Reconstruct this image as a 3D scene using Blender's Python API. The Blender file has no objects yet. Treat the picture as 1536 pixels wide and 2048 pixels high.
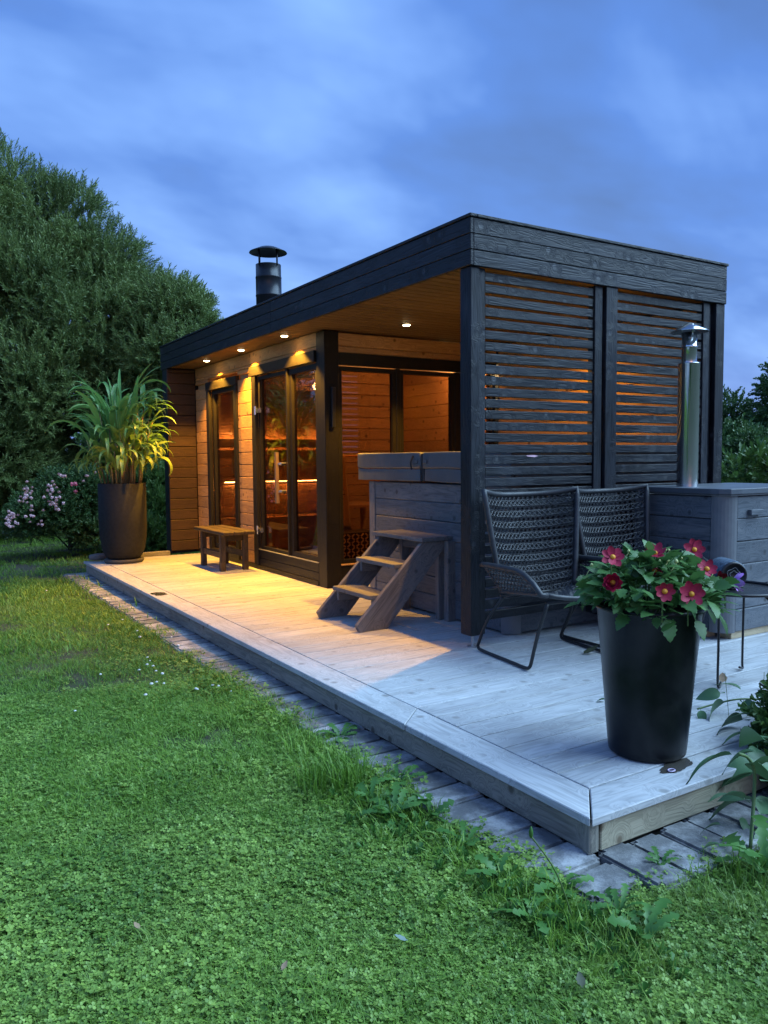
import bpy, bmesh, math, random
from mathutils import Vector, Matrix, Quaternion, noise as mnoise
import numpy as np
rnd = random.Random(7)
S = bpy.context.scene
COL = S.collection
R = math.radians

# ------------------------------------------------------------------ camera
CAM = Vector((-1.779, -1.667, 1.11))
yaw, pit, rol = R(58.049), R(-3.862), R(-0.485)
fw = Vector((math.cos(yaw) * math.cos(pit), math.sin(yaw) * math.cos(pit), math.sin(pit)))
rt = Vector((math.sin(yaw), -math.cos(yaw), 0)); up = rt.cross(fw)
rt2 = math.cos(rol) * rt + math.sin(rol) * up; up2 = -math.sin(rol) * rt + math.cos(rol) * up
cd = bpy.data.cameras.new('camera'); cam = bpy.data.objects.new('camera', cd); COL.objects.link(cam)
cam.matrix_world = Matrix(((rt2.x, up2.x, -fw.x, CAM.x), (rt2.y, up2.y, -fw.y, CAM.y), (rt2.z, up2.z, -fw.z, CAM.z), (0, 0, 0, 1)))
cd.sensor_fit = 'VERTICAL'; cd.sensor_height = 36; cd.lens = 1578.1 / 2048 * 36
cd.clip_start = 0.05; cd.clip_end = 1500
S.camera = cam
S.render.resolution_x, S.render.resolution_y = 768, 1024

# ------------------------------------------------------------------ sky, sun, exposure
W = bpy.data.worlds.new('World'); S.world = W; W.use_nodes = True
nt = W.node_tree; nt.nodes.clear()
def N(nt, typ, **kw):
    n = nt.nodes.new(typ)
    for k, v in kw.items():
        if k.startswith('i_'):
            n.inputs[k[2:].replace('_', ' ')].default_value = v
        else: setattr(n, k, v)
    return n
def L(nt, a, b): nt.links.new(a, b)
out = N(nt, 'ShaderNodeOutputWorld'); add = N(nt, 'ShaderNodeAddShader')
b1 = N(nt, 'ShaderNodeBackground'); b2 = N(nt, 'ShaderNodeBackground')
sky = N(nt, 'ShaderNodeTexSky', sky_type='NISHITA', sun_disc=False, sun_elevation=R(3), sun_rotation=R(200))
b1.inputs['Strength'].default_value = 0.012
L(nt, sky.outputs[0], b1.inputs['Color'])
tc = N(nt, 'ShaderNodeTexCoord'); sep = N(nt, 'ShaderNodeSeparateXYZ'); L(nt, tc.outputs['Generated'], sep.inputs[0])
za = N(nt, 'ShaderNodeMath', operation='MAXIMUM'); L(nt, sep.outputs[2], za.inputs[0]); za.inputs[1].default_value = 0
zb = N(nt, 'ShaderNodeMath', operation='ADD'); L(nt, za.outputs[0], zb.inputs[0]); zb.inputs[1].default_value = 0.42
vd = N(nt, 'ShaderNodeVectorMath', operation='DIVIDE'); cmb = N(nt, 'ShaderNodeCombineXYZ')
for i in range(3): L(nt, zb.outputs[0], cmb.inputs[i])
L(nt, tc.outputs['Generated'], vd.inputs[0]); L(nt, cmb.outputs[0], vd.inputs[1])
mp = N(nt, 'ShaderNodeMapping'); mp.inputs['Rotation'].default_value = (0, 0, R(38)); mp.inputs['Scale'].default_value = (0.8, 1.35, 1)
mp.inputs['Location'].default_value = (1.9, 6.2, 0)
L(nt, vd.outputs[0], mp.inputs[0])
n1 = N(nt, 'ShaderNodeTexNoise', i_Scale=1.25, i_Detail=5.0, i_Roughness=0.5, i_Distortion=0.35); L(nt, mp.outputs[0], n1.inputs['Vector'])
n2 = N(nt, 'ShaderNodeTexNoise', i_Scale=3.1, i_Detail=4.0, i_Roughness=0.5, i_Distortion=0.3); L(nt, mp.outputs[0], n2.inputs['Vector'])
ma = N(nt, 'ShaderNodeMath', operation='MULTIPLY_ADD'); L(nt, n2.outputs[0], ma.inputs[0]); ma.inputs[1].default_value = 0.40; L(nt, n1.outputs[0], ma.inputs[2])
cr = N(nt, 'ShaderNodeValToRGB'); L(nt, ma.outputs[0], cr.inputs[0])
e = cr.color_ramp.elements
e[0].position = 0.52; e[0].color = (0.054, 0.118, 0.310, 1)
e[1].position = 0.86; e[1].color = (0.175, 0.345, 0.76, 1)
m_ = e.new(0.68); m_.color = (0.068, 0.176, 0.52, 1)
b2.inputs['Strength'].default_value = 0.43
L(nt, cr.outputs[0], b2.inputs['Color'])
L(nt, b1.outputs[0], add.inputs[0]); L(nt, b2.outputs[0], add.inputs[1]); L(nt, add.outputs[0], out.inputs[0])

sd = bpy.data.lights.new('sun', 'SUN'); sun = bpy.data.objects.new('sun', sd); COL.objects.link(sun)
sd.energy = 2.0; sd.angle = R(60); sd.color = (0.52, 0.77, 1.0)
sun.rotation_euler = Vector((-0.70, 0.50, -0.86)).to_track_quat('-Z', 'Y').to_euler()
S.view_settings.view_transform = 'Standard'; S.view_settings.look = 'None'
S.view_settings.exposure = 1.75; S.view_settings.gamma = 1; S.view_settings.use_curve_mapping = False

# ------------------------------------------------------------------ object helpers
WM = {}
def link(o, parent=None, M=None):
    COL.objects.link(o)
    M = M or Matrix.Identity(4)
    if parent is not None:
        o.parent = parent; o.matrix_parent_inverse = WM[parent.name].inverted()
    o.matrix_basis = M; WM[o.name] = M.copy()
    return o
def tag(o, label=None, cat=None, group=None, kind=None):
    if label: o['label'] = label
    if cat: o['category'] = cat
    if group: o['group'] = group
    if kind: o['kind'] = kind
    return o
def thing(name, label, cat, loc=(0, 0, 0), group=None):
    o = bpy.data.objects.new(name, None); o.empty_display_size = .1
    link(o, None, Matrix.Translation(loc)); return tag(o, label, cat, group)
def new_mesh(name, verts, faces, mat=None, smooth=False):
    me = bpy.data.meshes.new(name); me.from_pydata([tuple(v) for v in verts], [], faces); me.update()
    if mat: me.materials.append(mat)
    if smooth: me.polygons.foreach_set('use_smooth', [True] * len(me.polygons))
    return me
def obj(name, me, parent=None, M=None):
    return link(bpy.data.objects.new(name, me), parent, M)
_box = {}
def box_me(sx, sy, sz, mat, bev=0.003):
    k = (round(sx, 4), round(sy, 4), round(sz, 4), mat.name, bev)
    if k in _box: return _box[k]
    bm = bmesh.new(); bmesh.ops.create_cube(bm, size=1)
    bmesh.ops.scale(bm, vec=(sx, sy, sz), verts=bm.verts)
    if bev: bmesh.ops.bevel(bm, geom=bm.edges[:], offset=min(bev, sx / 3, sy / 3, sz / 3), segments=1, affect='EDGES')
    me = bpy.data.meshes.new('board'); bm.to_mesh(me); bm.free(); me.materials.append(mat)
    _box[k] = me; return me
AX = {'x': Matrix.Identity(4), 'y': Matrix.Rotation(R(90), 4, 'Z'), 'z': Matrix.Rotation(R(-90), 4, 'Y')}
def plank(name, lo, hi, mat, parent=None, axis=None, bev=0.003, jit=0.0, rot=None):
    d = [abs(hi[i] - lo[i]) for i in range(3)]; c = [(hi[i] + lo[i]) / 2 for i in range(3)]
    if axis is None: axis = 'xyz'[d.index(max(d))]
    dims = {'x': (d[0], d[1], d[2]), 'y': (d[1], d[0], d[2]), 'z': (d[2], d[1], d[0])}[axis]
    M = Matrix.Translation([c[i] + rnd.uniform(-jit, jit) for i in range(3)]) @ (rot or Matrix.Identity(4)) @ AX[axis]
    return obj(name, box_me(*dims, mat, bev), parent, M)
def beam(name, p, q, w, t, mat, parent, upv=(0, 0, 1), bev=.003):      # a board from p to q; w across upv side, t along upv
    p, q = Vector(p), Vector(q); x = (q - p).normalized(); y = Vector(upv).cross(x).normalized(); z = x.cross(y)
    M = Matrix((x, y, z)).transposed().to_4x4(); M.translation = (p + q) / 2
    return obj(name, box_me((q - p).length, w, t, mat, bev), parent, M)
class MB:
    def __init__(s): s.v = []; s.f = []
    def add(s, v, f):
        n = len(s.v); s.v += [tuple(a) for a in v]; s.f += [tuple(i + n for i in a) for a in f]
    def tube(s, pts, r, n=6, cap=True, closed=False):
        pts = [Vector(p) for p in pts]; m = len(pts); v = []; f = []
        rr = r if isinstance(r, (list, tuple)) else [r] * m
        ref = None
        for i, p in enumerate(pts):
            if closed: t = pts[(i + 1) % m] - pts[i - 1]
            else: t = pts[min(i + 1, m - 1)] - pts[max(i - 1, 0)]
            t = t.normalized() if t.length > 1e-9 else Vector((0, 0, 1))
            if ref is None: ref = Vector((0, 0, 1)) if abs(t.z) < .9 else Vector((1, 0, 0))
            a = ref - t * ref.dot(t)
            if a.length < 1e-6: a = t.orthogonal()
            a.normalize(); ref = a; b = t.cross(a)
            for k in range(n):
                w = 2 * math.pi * k / n; v.append(p + rr[i] * (math.cos(w) * a + math.sin(w) * b))
        for i in range(m if closed else m - 1):
            for k in range(n):
                j = (i + 1) % m; f.append((i * n + k, i * n + (k + 1) % n, j * n + (k + 1) % n, j * n + k))
        if cap and not closed: f.append(tuple(range(n))[::-1]); f.append(tuple((m - 1) * n + k for k in range(n)))
        s.add(v, f)
    def lathe(s, prof, n=40, c=(0, 0, 0)):
        v = []; f = []
        for r, z in prof:
            for k in range(n):
                a = 2 * math.pi * k / n; v.append((c[0] + r * math.cos(a), c[1] + r * math.sin(a), c[2] + z))
        for i in range(len(prof) - 1):
            for k in range(n): f.append((i * n + k, i * n + (k + 1) % n, (i + 1) * n + (k + 1) % n, (i + 1) * n + k))
        s.add(v, f)
    def box(s, lo, hi):
        x0, y0, z0 = lo; x1, y1, z1 = hi
        s.add([(x0, y0, z0), (x1, y0, z0), (x1, y1, z0), (x0, y1, z0), (x0, y0, z1), (x1, y0, z1), (x1, y1, z1), (x0, y1, z1)],
              [(0, 3, 2, 1), (4, 5, 6, 7), (0, 1, 5, 4), (1, 2, 6, 5), (2, 3, 7, 6), (3, 0, 4, 7)])
    def mesh(s, name, mat, smooth=False): return new_mesh(name, s.v, s.f, mat, smooth)
    def build(s, name, mat, parent=None, smooth=False, M=None):
        me = s.mesh(name, mat, smooth)
        return obj(name, me, parent, M)
def smooth_path(pts, n=6):
    pts = [Vector(p) for p in pts]; o = []
    P = [pts[0]] + pts + [pts[-1]]
    for i in range(1, len(P) - 2):
        for k in range(n):
            t = k / n; a, b, c, d = P[i - 1], P[i], P[i + 1], P[i + 2]
            o.append(.5 * ((2 * b) + (-a + c) * t + (2 * a - 5 * b + 4 * c - d) * t * t + (-a + 3 * b - 3 * c + d) * t ** 3))
    o.append(pts[-1]); return o

# ------------------------------------------------------------------ materials
def mat_base(name):
    m = bpy.data.materials.new(name); m.use_nodes = True; t = m.node_tree
    return m, t, t.nodes['Principled BSDF'], t.nodes['Material Output']
def math_(t, op, a, b=None, c=None):
    n = t.nodes.new('ShaderNodeMath'); n.operation = op
    for i, v in enumerate((a, b, c)):
        if v is None: continue
        if isinstance(v, (int, float)): n.inputs[i].default_value = v
        else: t.links.new(v, n.inputs[i])
    return n.outputs[0]
def mixc(t, f, a, b):
    n = t.nodes.new('ShaderNodeMix'); n.data_type = 'RGBA'
    if isinstance(f, (int, float)): n.inputs[0].default_value = f
    else: t.links.new(f, n.inputs[0])
    for i, v in ((6, a), (7, b)):
        if isinstance(v, tuple): n.inputs[i].default_value = (*v[:3], 1)
        else: t.links.new(v, n.inputs[i])
    return n.outputs[2]
def sstep(t, v, a, b):
    n = t.nodes.new('ShaderNodeMapRange'); n.interpolation_type = 'SMOOTHSTEP'
    t.links.new(v, n.inputs[0]); n.inputs[1].default_value = a; n.inputs[2].default_value = b
    return n.outputs[0]
def noise_(t, vec, scale, detail=4, rough=.5, dist=0.):
    n = t.nodes.new('ShaderNodeTexNoise'); n.inputs['Scale'].default_value = scale; n.inputs['Detail'].default_value = detail
    n.inputs['Roughness'].default_value = rough; n.inputs['Distortion'].default_value = dist; t.links.new(vec, n.inputs['Vector']); return n.outputs[0]
def wood(name, c1, c2, knot, rough=.6, bump=.25, spec=.35, tone=.25, knotscale=8.0, worn=None, grain=16, blotch=.5):
    m, t, B, O = mat_base(name)
    tc = t.nodes.new('ShaderNodeTexCoord'); oi = t.nodes.new('ShaderNodeObjectInfo')
    off = t.nodes.new('ShaderNodeVectorMath'); off.operation = 'MULTIPLY_ADD'
    cx = t.nodes.new('ShaderNodeCombineXYZ')
    r1 = math_(t, 'MULTIPLY', oi.outputs['Random'], 37.0); r2 = math_(t, 'MULTIPLY', oi.outputs['Random'], 91.0)
    t.links.new(r1, cx.inputs[0]); t.links.new(r2, cx.inputs[1]); t.links.new(r1, cx.inputs[2])
    off.operation = 'ADD'; t.links.new(tc.outputs['Object'], off.inputs[0]); t.links.new(cx.outputs[0], off.inputs[1])
    P = off.outputs[0]
    vo = t.nodes.new('ShaderNodeTexVoronoi'); vo.inputs['Scale'].default_value = knotscale; t.links.new(P, vo.inputs['Vector'])
    kd = vo.outputs['Distance']
    km = math_(t, 'SUBTRACT', 1.0, sstep(t, kd, .07, .19))
    kr = math_(t, 'SUBTRACT', 1.0, sstep(t, kd, .10, .55))
    mp = t.nodes.new('ShaderNodeMapping'); mp.inputs['Scale'].default_value = (1.1, grain, grain); t.links.new(P, mp.inputs[0])
    ad = t.nodes.new('ShaderNodeVectorMath'); ad.operation = 'ADD'; t.links.new(mp.outputs[0], ad.inputs[0])
    c2x = t.nodes.new('ShaderNodeCombineXYZ'); kk = math_(t, 'MULTIPLY', kr, 1.6); t.links.new(kk, c2x.inputs[1]); t.links.new(kk, c2x.inputs[2])
    t.links.new(c2x.outputs[0], ad.inputs[1])
    big = noise_(t, ad.outputs[0], .9, 3, .5, .3)
    fine = noise_(t, ad.outputs[0], 3.2, 6, .65)
    ring = math_(t, 'ABSOLUTE', math_(t, 'SINE', math_(t, 'MULTIPLY', big, 34.0)))
    g = math_(t, 'ADD', math_(t, 'MULTIPLY', ring, .35), math_(t, 'MULTIPLY', fine, .8))
    col = mixc(t, sstep(t, g, .25, .95), c1, c2)
    # board to board tone, blotches
    blot = noise_(t, P, 2.2, 4, .6)
    v = math_(t, 'ADD', math_(t, 'MULTIPLY_ADD', oi.outputs['Random'], tone, 1 - tone * .5), math_(t, 'MULTIPLY_ADD', blot, blotch, -.5 * blotch))
    hs = t.nodes.new('ShaderNodeHueSaturation'); t.links.new(col, hs.inputs['Color']); t.links.new(v, hs.inputs['Value'])
    col = hs.outputs[0]
    if worn:   # (colour, amount): worn / stained blotches stretched along the grain
        mpw = t.nodes.new('ShaderNodeMapping'); mpw.inputs['Scale'].default_value = (1.2, 5, 5); t.links.new(P, mpw.inputs[0])
        wn = noise_(t, mpw.outputs[0], 1.6, 6, .65, .4)
        col = mixc(t, math_(t, 'MULTIPLY', sstep(t, wn, .5, .72), worn[1]), col, worn[0])
    col = mixc(t, math_(t, 'MULTIPLY', km, .85), col, knot)
    t.links.new(col, B.inputs['Base Color'])
    t.links.new(math_(t, 'MULTIPLY_ADD', fine, .25, rough - .12), B.inputs['Roughness'])
    B.inputs['Specular IOR Level'].default_value = spec
    bp = t.nodes.new('ShaderNodeBump'); bp.inputs['Strength'].default_value = bump; bp.inputs['Distance'].default_value = .004
    t.links.new(math_(t, 'ADD', g, math_(t, 'MULTIPLY', km, -.5)), bp.inputs['Height']); t.links.new(bp.outputs[0], B.inputs['Normal'])
    return m
def plain(name, c, rough=.5, metal=0., spec=.5, var=.15, nscale=12, bump=.05, bdist=.002, c2=None):
    m, t, B, O = mat_base(name)
    tc = t.nodes.new('ShaderNodeTexCoord'); n = noise_(t, tc.outputs['Object'], nscale, 5, .6)
    c2 = c2 or tuple(x * (1 - var) for x in c)
    t.links.new(mixc(t, sstep(t, n, .35, .7), c, c2), B.inputs['Base Color'])
    t.links.new(math_(t, 'MULTIPLY_ADD', n, .3, rough - .15), B.inputs['Roughness'])
    B.inputs['Metallic'].default_value = metal; B.inputs['Specular IOR Level'].default_value = spec
    bp = t.nodes.new('ShaderNodeBump'); bp.inputs['Strength'].default_value = bump; bp.inputs['Distance'].default_value = bdist
    t.links.new(noise_(t, tc.outputs['Object'], nscale * 6, 4, .6), bp.inputs['Height']); t.links.new(bp.outputs[0], B.inputs['Normal'])
    return m
def leafmat(name, c1, c2, rough=.45, trans=.3, scale=3.0, hue=0.0, spec=.4, c3=None, c3amt=.5):
    m, t, B, O = mat_base(name)
    gi = t.nodes.new('ShaderNodeNewGeometry'); oi = t.nodes.new('ShaderNodeObjectInfo')
    rpi = gi.outputs['Random Per Island']
    n = noise_(t, gi.outputs['Position'], scale, 3, .6)
    f = math_(t, 'ADD', math_(t, 'MULTIPLY', rpi, .55), math_(t, 'MULTIPLY', sstep(t, n, .3, .7), .45))
    f = math_(t, 'ADD', f, math_(t, 'MULTIPLY_ADD', oi.outputs['Random'], .3, -.15))
    col = mixc(t, f, c1, c2)
    if c3: col = mixc(t, math_(t, 'MULTIPLY', sstep(t, noise_(t, gi.outputs['Position'], scale * .35, 3, .5), .55, .72), c3amt), col, c3)
    t.links.new(col, B.inputs['Base Color']); B.inputs['Roughness'].default_value = rough; B.inputs['Specular IOR Level'].default_value = spec
    if trans:
        tr = t.nodes.new('ShaderNodeBsdfTranslucent'); t.links.new(col, tr.inputs[0]); mx = t.nodes.new('ShaderNodeMixShader'); mx.inputs[0].default_value = trans
        t.links.new(B.outputs[0], mx.inputs[1]); t.links.new(tr.outputs[0], mx.inputs[2]); t.links.new(mx.outputs[0], O.inputs[0])
    return m
def emis(name, c, s):
    m, t, B, O = mat_base(name); B.inputs['Emission Color'].default_value = (*c, 1); B.inputs['Emission Strength'].default_value = s; return m
def glassmat(name, tint):
    m, t, B, O = mat_base(name); t.nodes.remove(B)
    tr = t.nodes.new('ShaderNodeBsdfTransparent'); tr.inputs[0].default_value = (*tint, 1)
    gl = t.nodes.new('ShaderNodeBsdfGlossy'); gl.inputs['Roughness'].default_value = 0.0
    fr = t.nodes.new('ShaderNodeFresnel'); fr.inputs[0].default_value = 1.5; mx = t.nodes.new('ShaderNodeMixShader')
    gg = t.nodes.new('ShaderNodeNewGeometry'); t.links.new(math_(t, 'MULTIPLY_ADD', gg.outputs['Backfacing'], 1 / 1.5 - 1.5, 1.5), fr.inputs[0])   # same reflectance from either side of the pane
    f2 = math_(t, 'MULTIPLY', fr.outputs[0], 1.25)
    t.links.new(f2, mx.inputs[0]); t.links.new(tr.outputs[0], mx.inputs[1]); t.links.new(gl.outputs[0], mx.inputs[2]); t.links.new(mx.outputs[0], O.inputs[0])
    return m
M_dark = wood('stained_black_wood', (.0025, .0035, .006), (.013, .016, .022), (.036, .041, .050), rough=.46, bump=.6, spec=.28, worn=((.034, .040, .050), .55), knotscale=8, tone=.6, blotch=1.3)
M_frame = wood('dark_trim_wood', (.006, .005, .005), (.013, .011, .010), (.012, .012, .012), rough=.5, bump=.2, spec=.3)
M_wing = wood('brown_stained_wood', (.026, .014, .009), (.052, .028, .017), (.03, .02, .015), rough=.55, bump=.25)
M_pine = wood('oiled_pine', (.34, .175, .075), (.52, .30, .13), (.12, .055, .025), rough=.55, bump=.15, tone=.3)
M_pineI = wood('interior_pine', (.42, .22, .10), (.55, .32, .16), (.16, .07, .03), rough=.55, bump=.1, tone=.2)
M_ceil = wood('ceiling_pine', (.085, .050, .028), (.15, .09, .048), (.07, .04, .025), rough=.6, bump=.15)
M_deck = wood('weathered_deck_board', (.31, .32, .33), (.46, .475, .485), (.24, .24, .235), rough=.62, bump=.3, spec=.3, tone=.22, knotscale=7, worn=((.255, .25, .24), .6), grain=13)
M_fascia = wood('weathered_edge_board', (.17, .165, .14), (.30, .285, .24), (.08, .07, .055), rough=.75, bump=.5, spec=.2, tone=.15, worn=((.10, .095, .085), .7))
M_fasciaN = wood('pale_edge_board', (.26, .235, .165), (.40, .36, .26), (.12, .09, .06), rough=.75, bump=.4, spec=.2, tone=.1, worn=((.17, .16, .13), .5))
M_tub = wood('grey_stained_tub_board', (.050, .062, .076), (.110, .125, .142), (.035, .038, .042), rough=.6, bump=.3, spec=.4, worn=((.20, .205, .21), .4))
M_step = wood('grey_step_wood', (.085, .088, .095), (.16, .16, .16), (.06, .06, .06), rough=.6, bump=.3, worn=((.22, .21, .20), .5))
M_bench = wood('old_bench_wood', (.018, .013, .010), (.055, .036, .024), (.03, .02, .015), rough=.6, bump=.5, worn=((.13, .09, .055), .6))
M_rawpine = wood('raw_pallet_pine', (.42, .33, .20), (.55, .45, .29), (.2, .12, .07), rough=.7)
M_glass = glassmat('bronze_glass', (.68, .54, .40))
M_glass2 = glassmat('clear_glass', (.85, .78, .68))
M_black = plain('black_metal', (.012, .013, .015), .4, spec=.5)
M_flue = plain('black_flue_steel', (.022, .026, .032), .35, metal=.6)
M_steel = plain('stainless_steel', (.62, .64, .66), .14, metal=1.0, var=.1, nscale=5)
M_chrome = plain('brushed_fittings', (.6, .6, .6), .25, metal=1.0)
M_galv = plain('galvanised_steel', (.42, .44, .46), .4, metal=.8)
M_roof = plain('roof_felt', (.03, .032, .035), .9)
M_pot = plain('black_pot_plastic', (.002, .003, .005), .33, spec=.3, c2=(.012, .013, .014), nscale=7, bump=.15)
M_bigpot = plain('dark_fibre_planter', (.014, .014, .015), .75, spec=.3, var=.3, nscale=30, bump=.3)
M_soil = plain('soil', (.03, .022, .016), .95, nscale=30, bump=.8, bdist=.01)
M_wicker = plain('grey_wicker', (.026, .029, .035), .5, var=.4, nscale=20)
M_vinyl = plain('grey_vinyl_cover', (.075, .088, .105), .5, spec=.5, var=.2, nscale=3, bump=.3, bdist=.01)
M_strap = plain('black_webbing', (.02, .022, .025), .8)
M_dirt = plain('bare_ground', (.05, .045, .028), .95, c2=(.022, .05, .014), nscale=1.2, bump=.5)

def mat_paver():
    m, t, B, O = mat_base('concrete_paver'); tc = t.nodes.new('ShaderNodeTexCoord'); oi = t.nodes.new('ShaderNodeObjectInfo'); g = t.nodes.new('ShaderNodeNewGeometry')
    P = g.outputs['Position']; n1 = noise_(t, P, 9, 6, .7); n2 = noise_(t, P, 90, 5, .7)
    c = mixc(t, sstep(t, n1, .4, .68), (.15, .155, .16), (.38, .385, .39))
    c = mixc(t, math_(t, 'MULTIPLY', sstep(t, n2, .5, .75), .5), c, (.09, .09, .085))
    hs = t.nodes.new('ShaderNodeHueSaturation'); t.links.new(c, hs.inputs['Color']); t.links.new(math_(t, 'MULTIPLY_ADD', oi.outputs['Random'], .5, .7), hs.inputs['Value'])
    t.links.new(hs.outputs[0], B.inputs['Base Color']); B.inputs['Roughness'].default_value = .85
    bp = t.nodes.new('ShaderNodeBump'); bp.inputs['Strength'].default_value = .6; bp.inputs['Distance'].default_value = .006
    t.links.new(math_(t, 'ADD', n1, n2), bp.inputs['Height']); t.links.new(bp.outputs[0], B.inputs['Normal']); return m
M_paver = mat_paver()
M_grassA = leafmat('grass_blades', (.085, .205, .020), (.215, .380, .050), scale=2.0, c3=(.20, .25, .07), c3amt=.6, trans=.25)
M_clover = leafmat('clover_leaves', (.055, .140, .016), (.29, .44, .085), scale=3.0, rough=.5, trans=.2)
M_weed = leafmat('weed_leaves', (.035, .120, .022), (.10, .24, .05), scale=6, trans=.25)
M_willow = leafmat('willow_leaves', (.055, .100, .026), (.200, .285, .085), scale=1.2, rough=.5, trans=.2)
M_bush = leafmat('bush_leaves', (.024, .070, .020), (.085, .17, .050), scale=3, rough=.45, trans=.2)
M_dahlia = leafmat('dahlia_leaves', (.028, .095, .026), (.12, .26, .07), scale=9, rough=.42, trans=.28)
M_ferny = leafmat('right_plant_leaves', (.04, .10, .025), (.12, .22, .05), scale=6, rough=.45, trans=.25)
M_bark = plain('bark', (.035, .03, .025), .9, nscale=20, bump=.8, bdist=.01)
M_stem = plain('green_stem', (.10, .17, .05), .6)

# ------------------------------------------------------------------ ground and deck
G = -0.150
def ground():
    bm = bmesh.new(); s = 150
    xs = sorted(set([-250, -120, -60, -30, -18] + [-12 + i * .4 for i in range(90)] + [26, 40, 70, 140, 300]))
    ys = sorted(set([-250, -120, -60, -20] + [-8 + i * .4 for i in range(80)] + [26, 40, 70, 140, 300]))
    V = [[bm.verts.new((x, y, G - .012 + (0 if (-.6 < x < 6 and -.6 < y < 8.5) else .03 * mnoise.noise((x * .35, y * .35, 0))))) for y in ys] for x in xs]
    for i in range(len(xs) - 1):
        for j in range(len(ys) - 1): bm.faces.new((V[i][j], V[i + 1][j], V[i + 1][j + 1], V[i][j + 1]))
    me = bpy.data.meshes.new('lawn_ground'); bm.to_mesh(me); bm.free(); me.materials.append(M_dirt)
    tag(obj('lawn_ground', me), kind='structure')
ground()

DY1 = 7.52
deck = thing('wooden_deck', 'low weathered grey timber deck that the cabin, tub and chairs stand on', 'deck', (0, 0, G))
sub = MB(); sub.box((.05, .06, -.125), (4.75, DY1 - .03, -.032)); sub.build('underframe', M_frame, deck)
pitch = .1465
y = .165; k = 0
while y < DY1 - .05:
    plank('deck_board', (.169, y + .0032, -.028), (4.8, min(y + pitch - .0032, DY1), 0), M_deck, deck, 'x', bev=.002, jit=.0006); y += pitch
def quadslab(name, pts, z0, z1, mat, parent, along):
    # prism from a quad outline, local X along the board
    c = sum((Vector((p[0], p[1], 0)) for p in pts), Vector()) / len(pts)
    c.z = (z0 + z1) / 2; M = Matrix.Translation(c) @ AX[along]; Mi = M.inverted()
    bm = bmesh.new(); lo = [bm.verts.new(Mi @ Vector((p[0], p[1], z0))) for p in pts]; hi = [bm.verts.new(Mi @ Vector((p[0], p[1], z1))) for p in pts]
    n = len(pts); bm.faces.new(lo[::-1]); bm.faces.new(hi)
    for i in range(n): bm.faces.new((lo[i], lo[(i + 1) % n], hi[(i + 1) % n], hi[i]))
    bmesh.ops.recalc_face_normals(bm, faces=bm.faces); bmesh.ops.bevel(bm, geom=bm.edges[:], offset=.003, segments=1, affect='EDGES')
    me = bpy.data.meshes.new(name); bm.to_mesh(me); bm.free(); me.materials.append(mat)
    return obj(name, me, parent, M)
quadslab('border_board', [(0, .003), (.163, .163), (.163, 1.182), (0, 1.032)], -.028, .0, M_deck, deck, 'y')
quadslab('border_board', [(0, 1.036), (.163, 1.186), (.163, 4.35), (0, 4.35)], -.028, .0008, M_deck, deck, 'y')
quadslab('border_board', [(0, 4.354), (.163, 4.354), (.163, DY1 - .12), (0, DY1)], -.028, .0, M_deck, deck, 'y')
quadslab('border_board', [(.004, -.002), (4.8, -.002), (4.8, .161), (.167, .161)], -.028, -.001, M_deck, deck, 'x')
for a, b in ((.02, 2.45), (2.455, 4.9), (4.905, DY1 - .02)):
    plank('fascia_board', (.022, a, -.128), (.05, b, -.029), M_fascia, deck, 'y')
plank('corner_post', (.018, .022, -.131), (.062, .052, -.0295), M_fascia, deck, 'z')
plank('fascia_board', (.066, .018, -.128), (4.8, .046, -.0295), M_fasciaN, deck, 'x')
plank('edge_beam', (.38, 7.53, -.03), (.98, 7.60, .045), M_fascia, deck, 'x')
for y in (1.3, 2.6, 3.9, 5.2, 6.5):
    for x in (.12, 2.0, 4.0): plank('deck_foot', (x, y, G - .02), (x + .1, y + .1, -.12), M_frame, deck, 'z')
for x in (.5, 1.6, 2.7, 3.8): plank('deck_foot', (x, .12, G - .02), (x + .1, .22, -.12), M_frame, deck, 'z')

# pavers set in the ground along the deck
path = tag(obj('paver_path', new_mesh('paver_path', [(-.25, -.32, G - .010), (5, -.32, G - .010), (5, .3, G - .010), (.10, .3, G - .010), (.10, 7.5, G - .010), (-.25, 7.5, G - .010)], [(0, 1, 2, 3, 4, 5)], plain('joint_sand', (.045, .042, .036), .95, nscale=60))), kind='structure')
def paver(x0, y0, x1, y1):
    w, d, h = x1 - x0, y1 - y0, .06
    bm = bmesh.new(); bmesh.ops.create_cube(bm, size=1); bmesh.ops.scale(bm, vec=(w, d, h), verts=bm.verts)
    ed = [e_ for e_ in bm.edges if abs(e_.verts[0].co.z - e_.verts[1].co.z) > .01]
    bmesh.ops.bevel(bm, geom=ed, offset=.016, segments=2, affect='EDGES')
    top = [e_ for e_ in bm.edges if e_.verts[0].co.z > h / 2 - .001 and e_.verts[1].co.z > h / 2 - .001]
    bmesh.ops.bevel(bm, geom=top, offset=.009, segments=2, affect='EDGES')
    for v in bm.verts:
        v.co.x += rnd.uniform(-.002, .002); v.co.y += rnd.uniform(-.002, .002)
    me = bpy.data.meshes.new('paver'); bm.to_mesh(me); bm.free(); me.materials.append(M_paver)
    return me
pav = [paver(0, 0, .26, .137) for _ in range(5)]
y = -.01; i = 0
while y < 7.45:
    M = Matrix.Translation((-.083 + rnd.uniform(-.004, .004), y + .07, G - .012 + rnd.uniform(-.003, .004))) @ Matrix.Rotation(rnd.gauss(0, .007), 4, 'Z') @ Matrix.Rotation(rnd.gauss(0, .014), 4, 'X') @ Matrix.Rotation(R(180 * rnd.randint(0, 1)), 4, 'Z')
    obj('paver', rnd.choice(pav), path, M); y += .1405
for j, (x0, w) in enumerate([(.0, .0)]): pass
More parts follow.
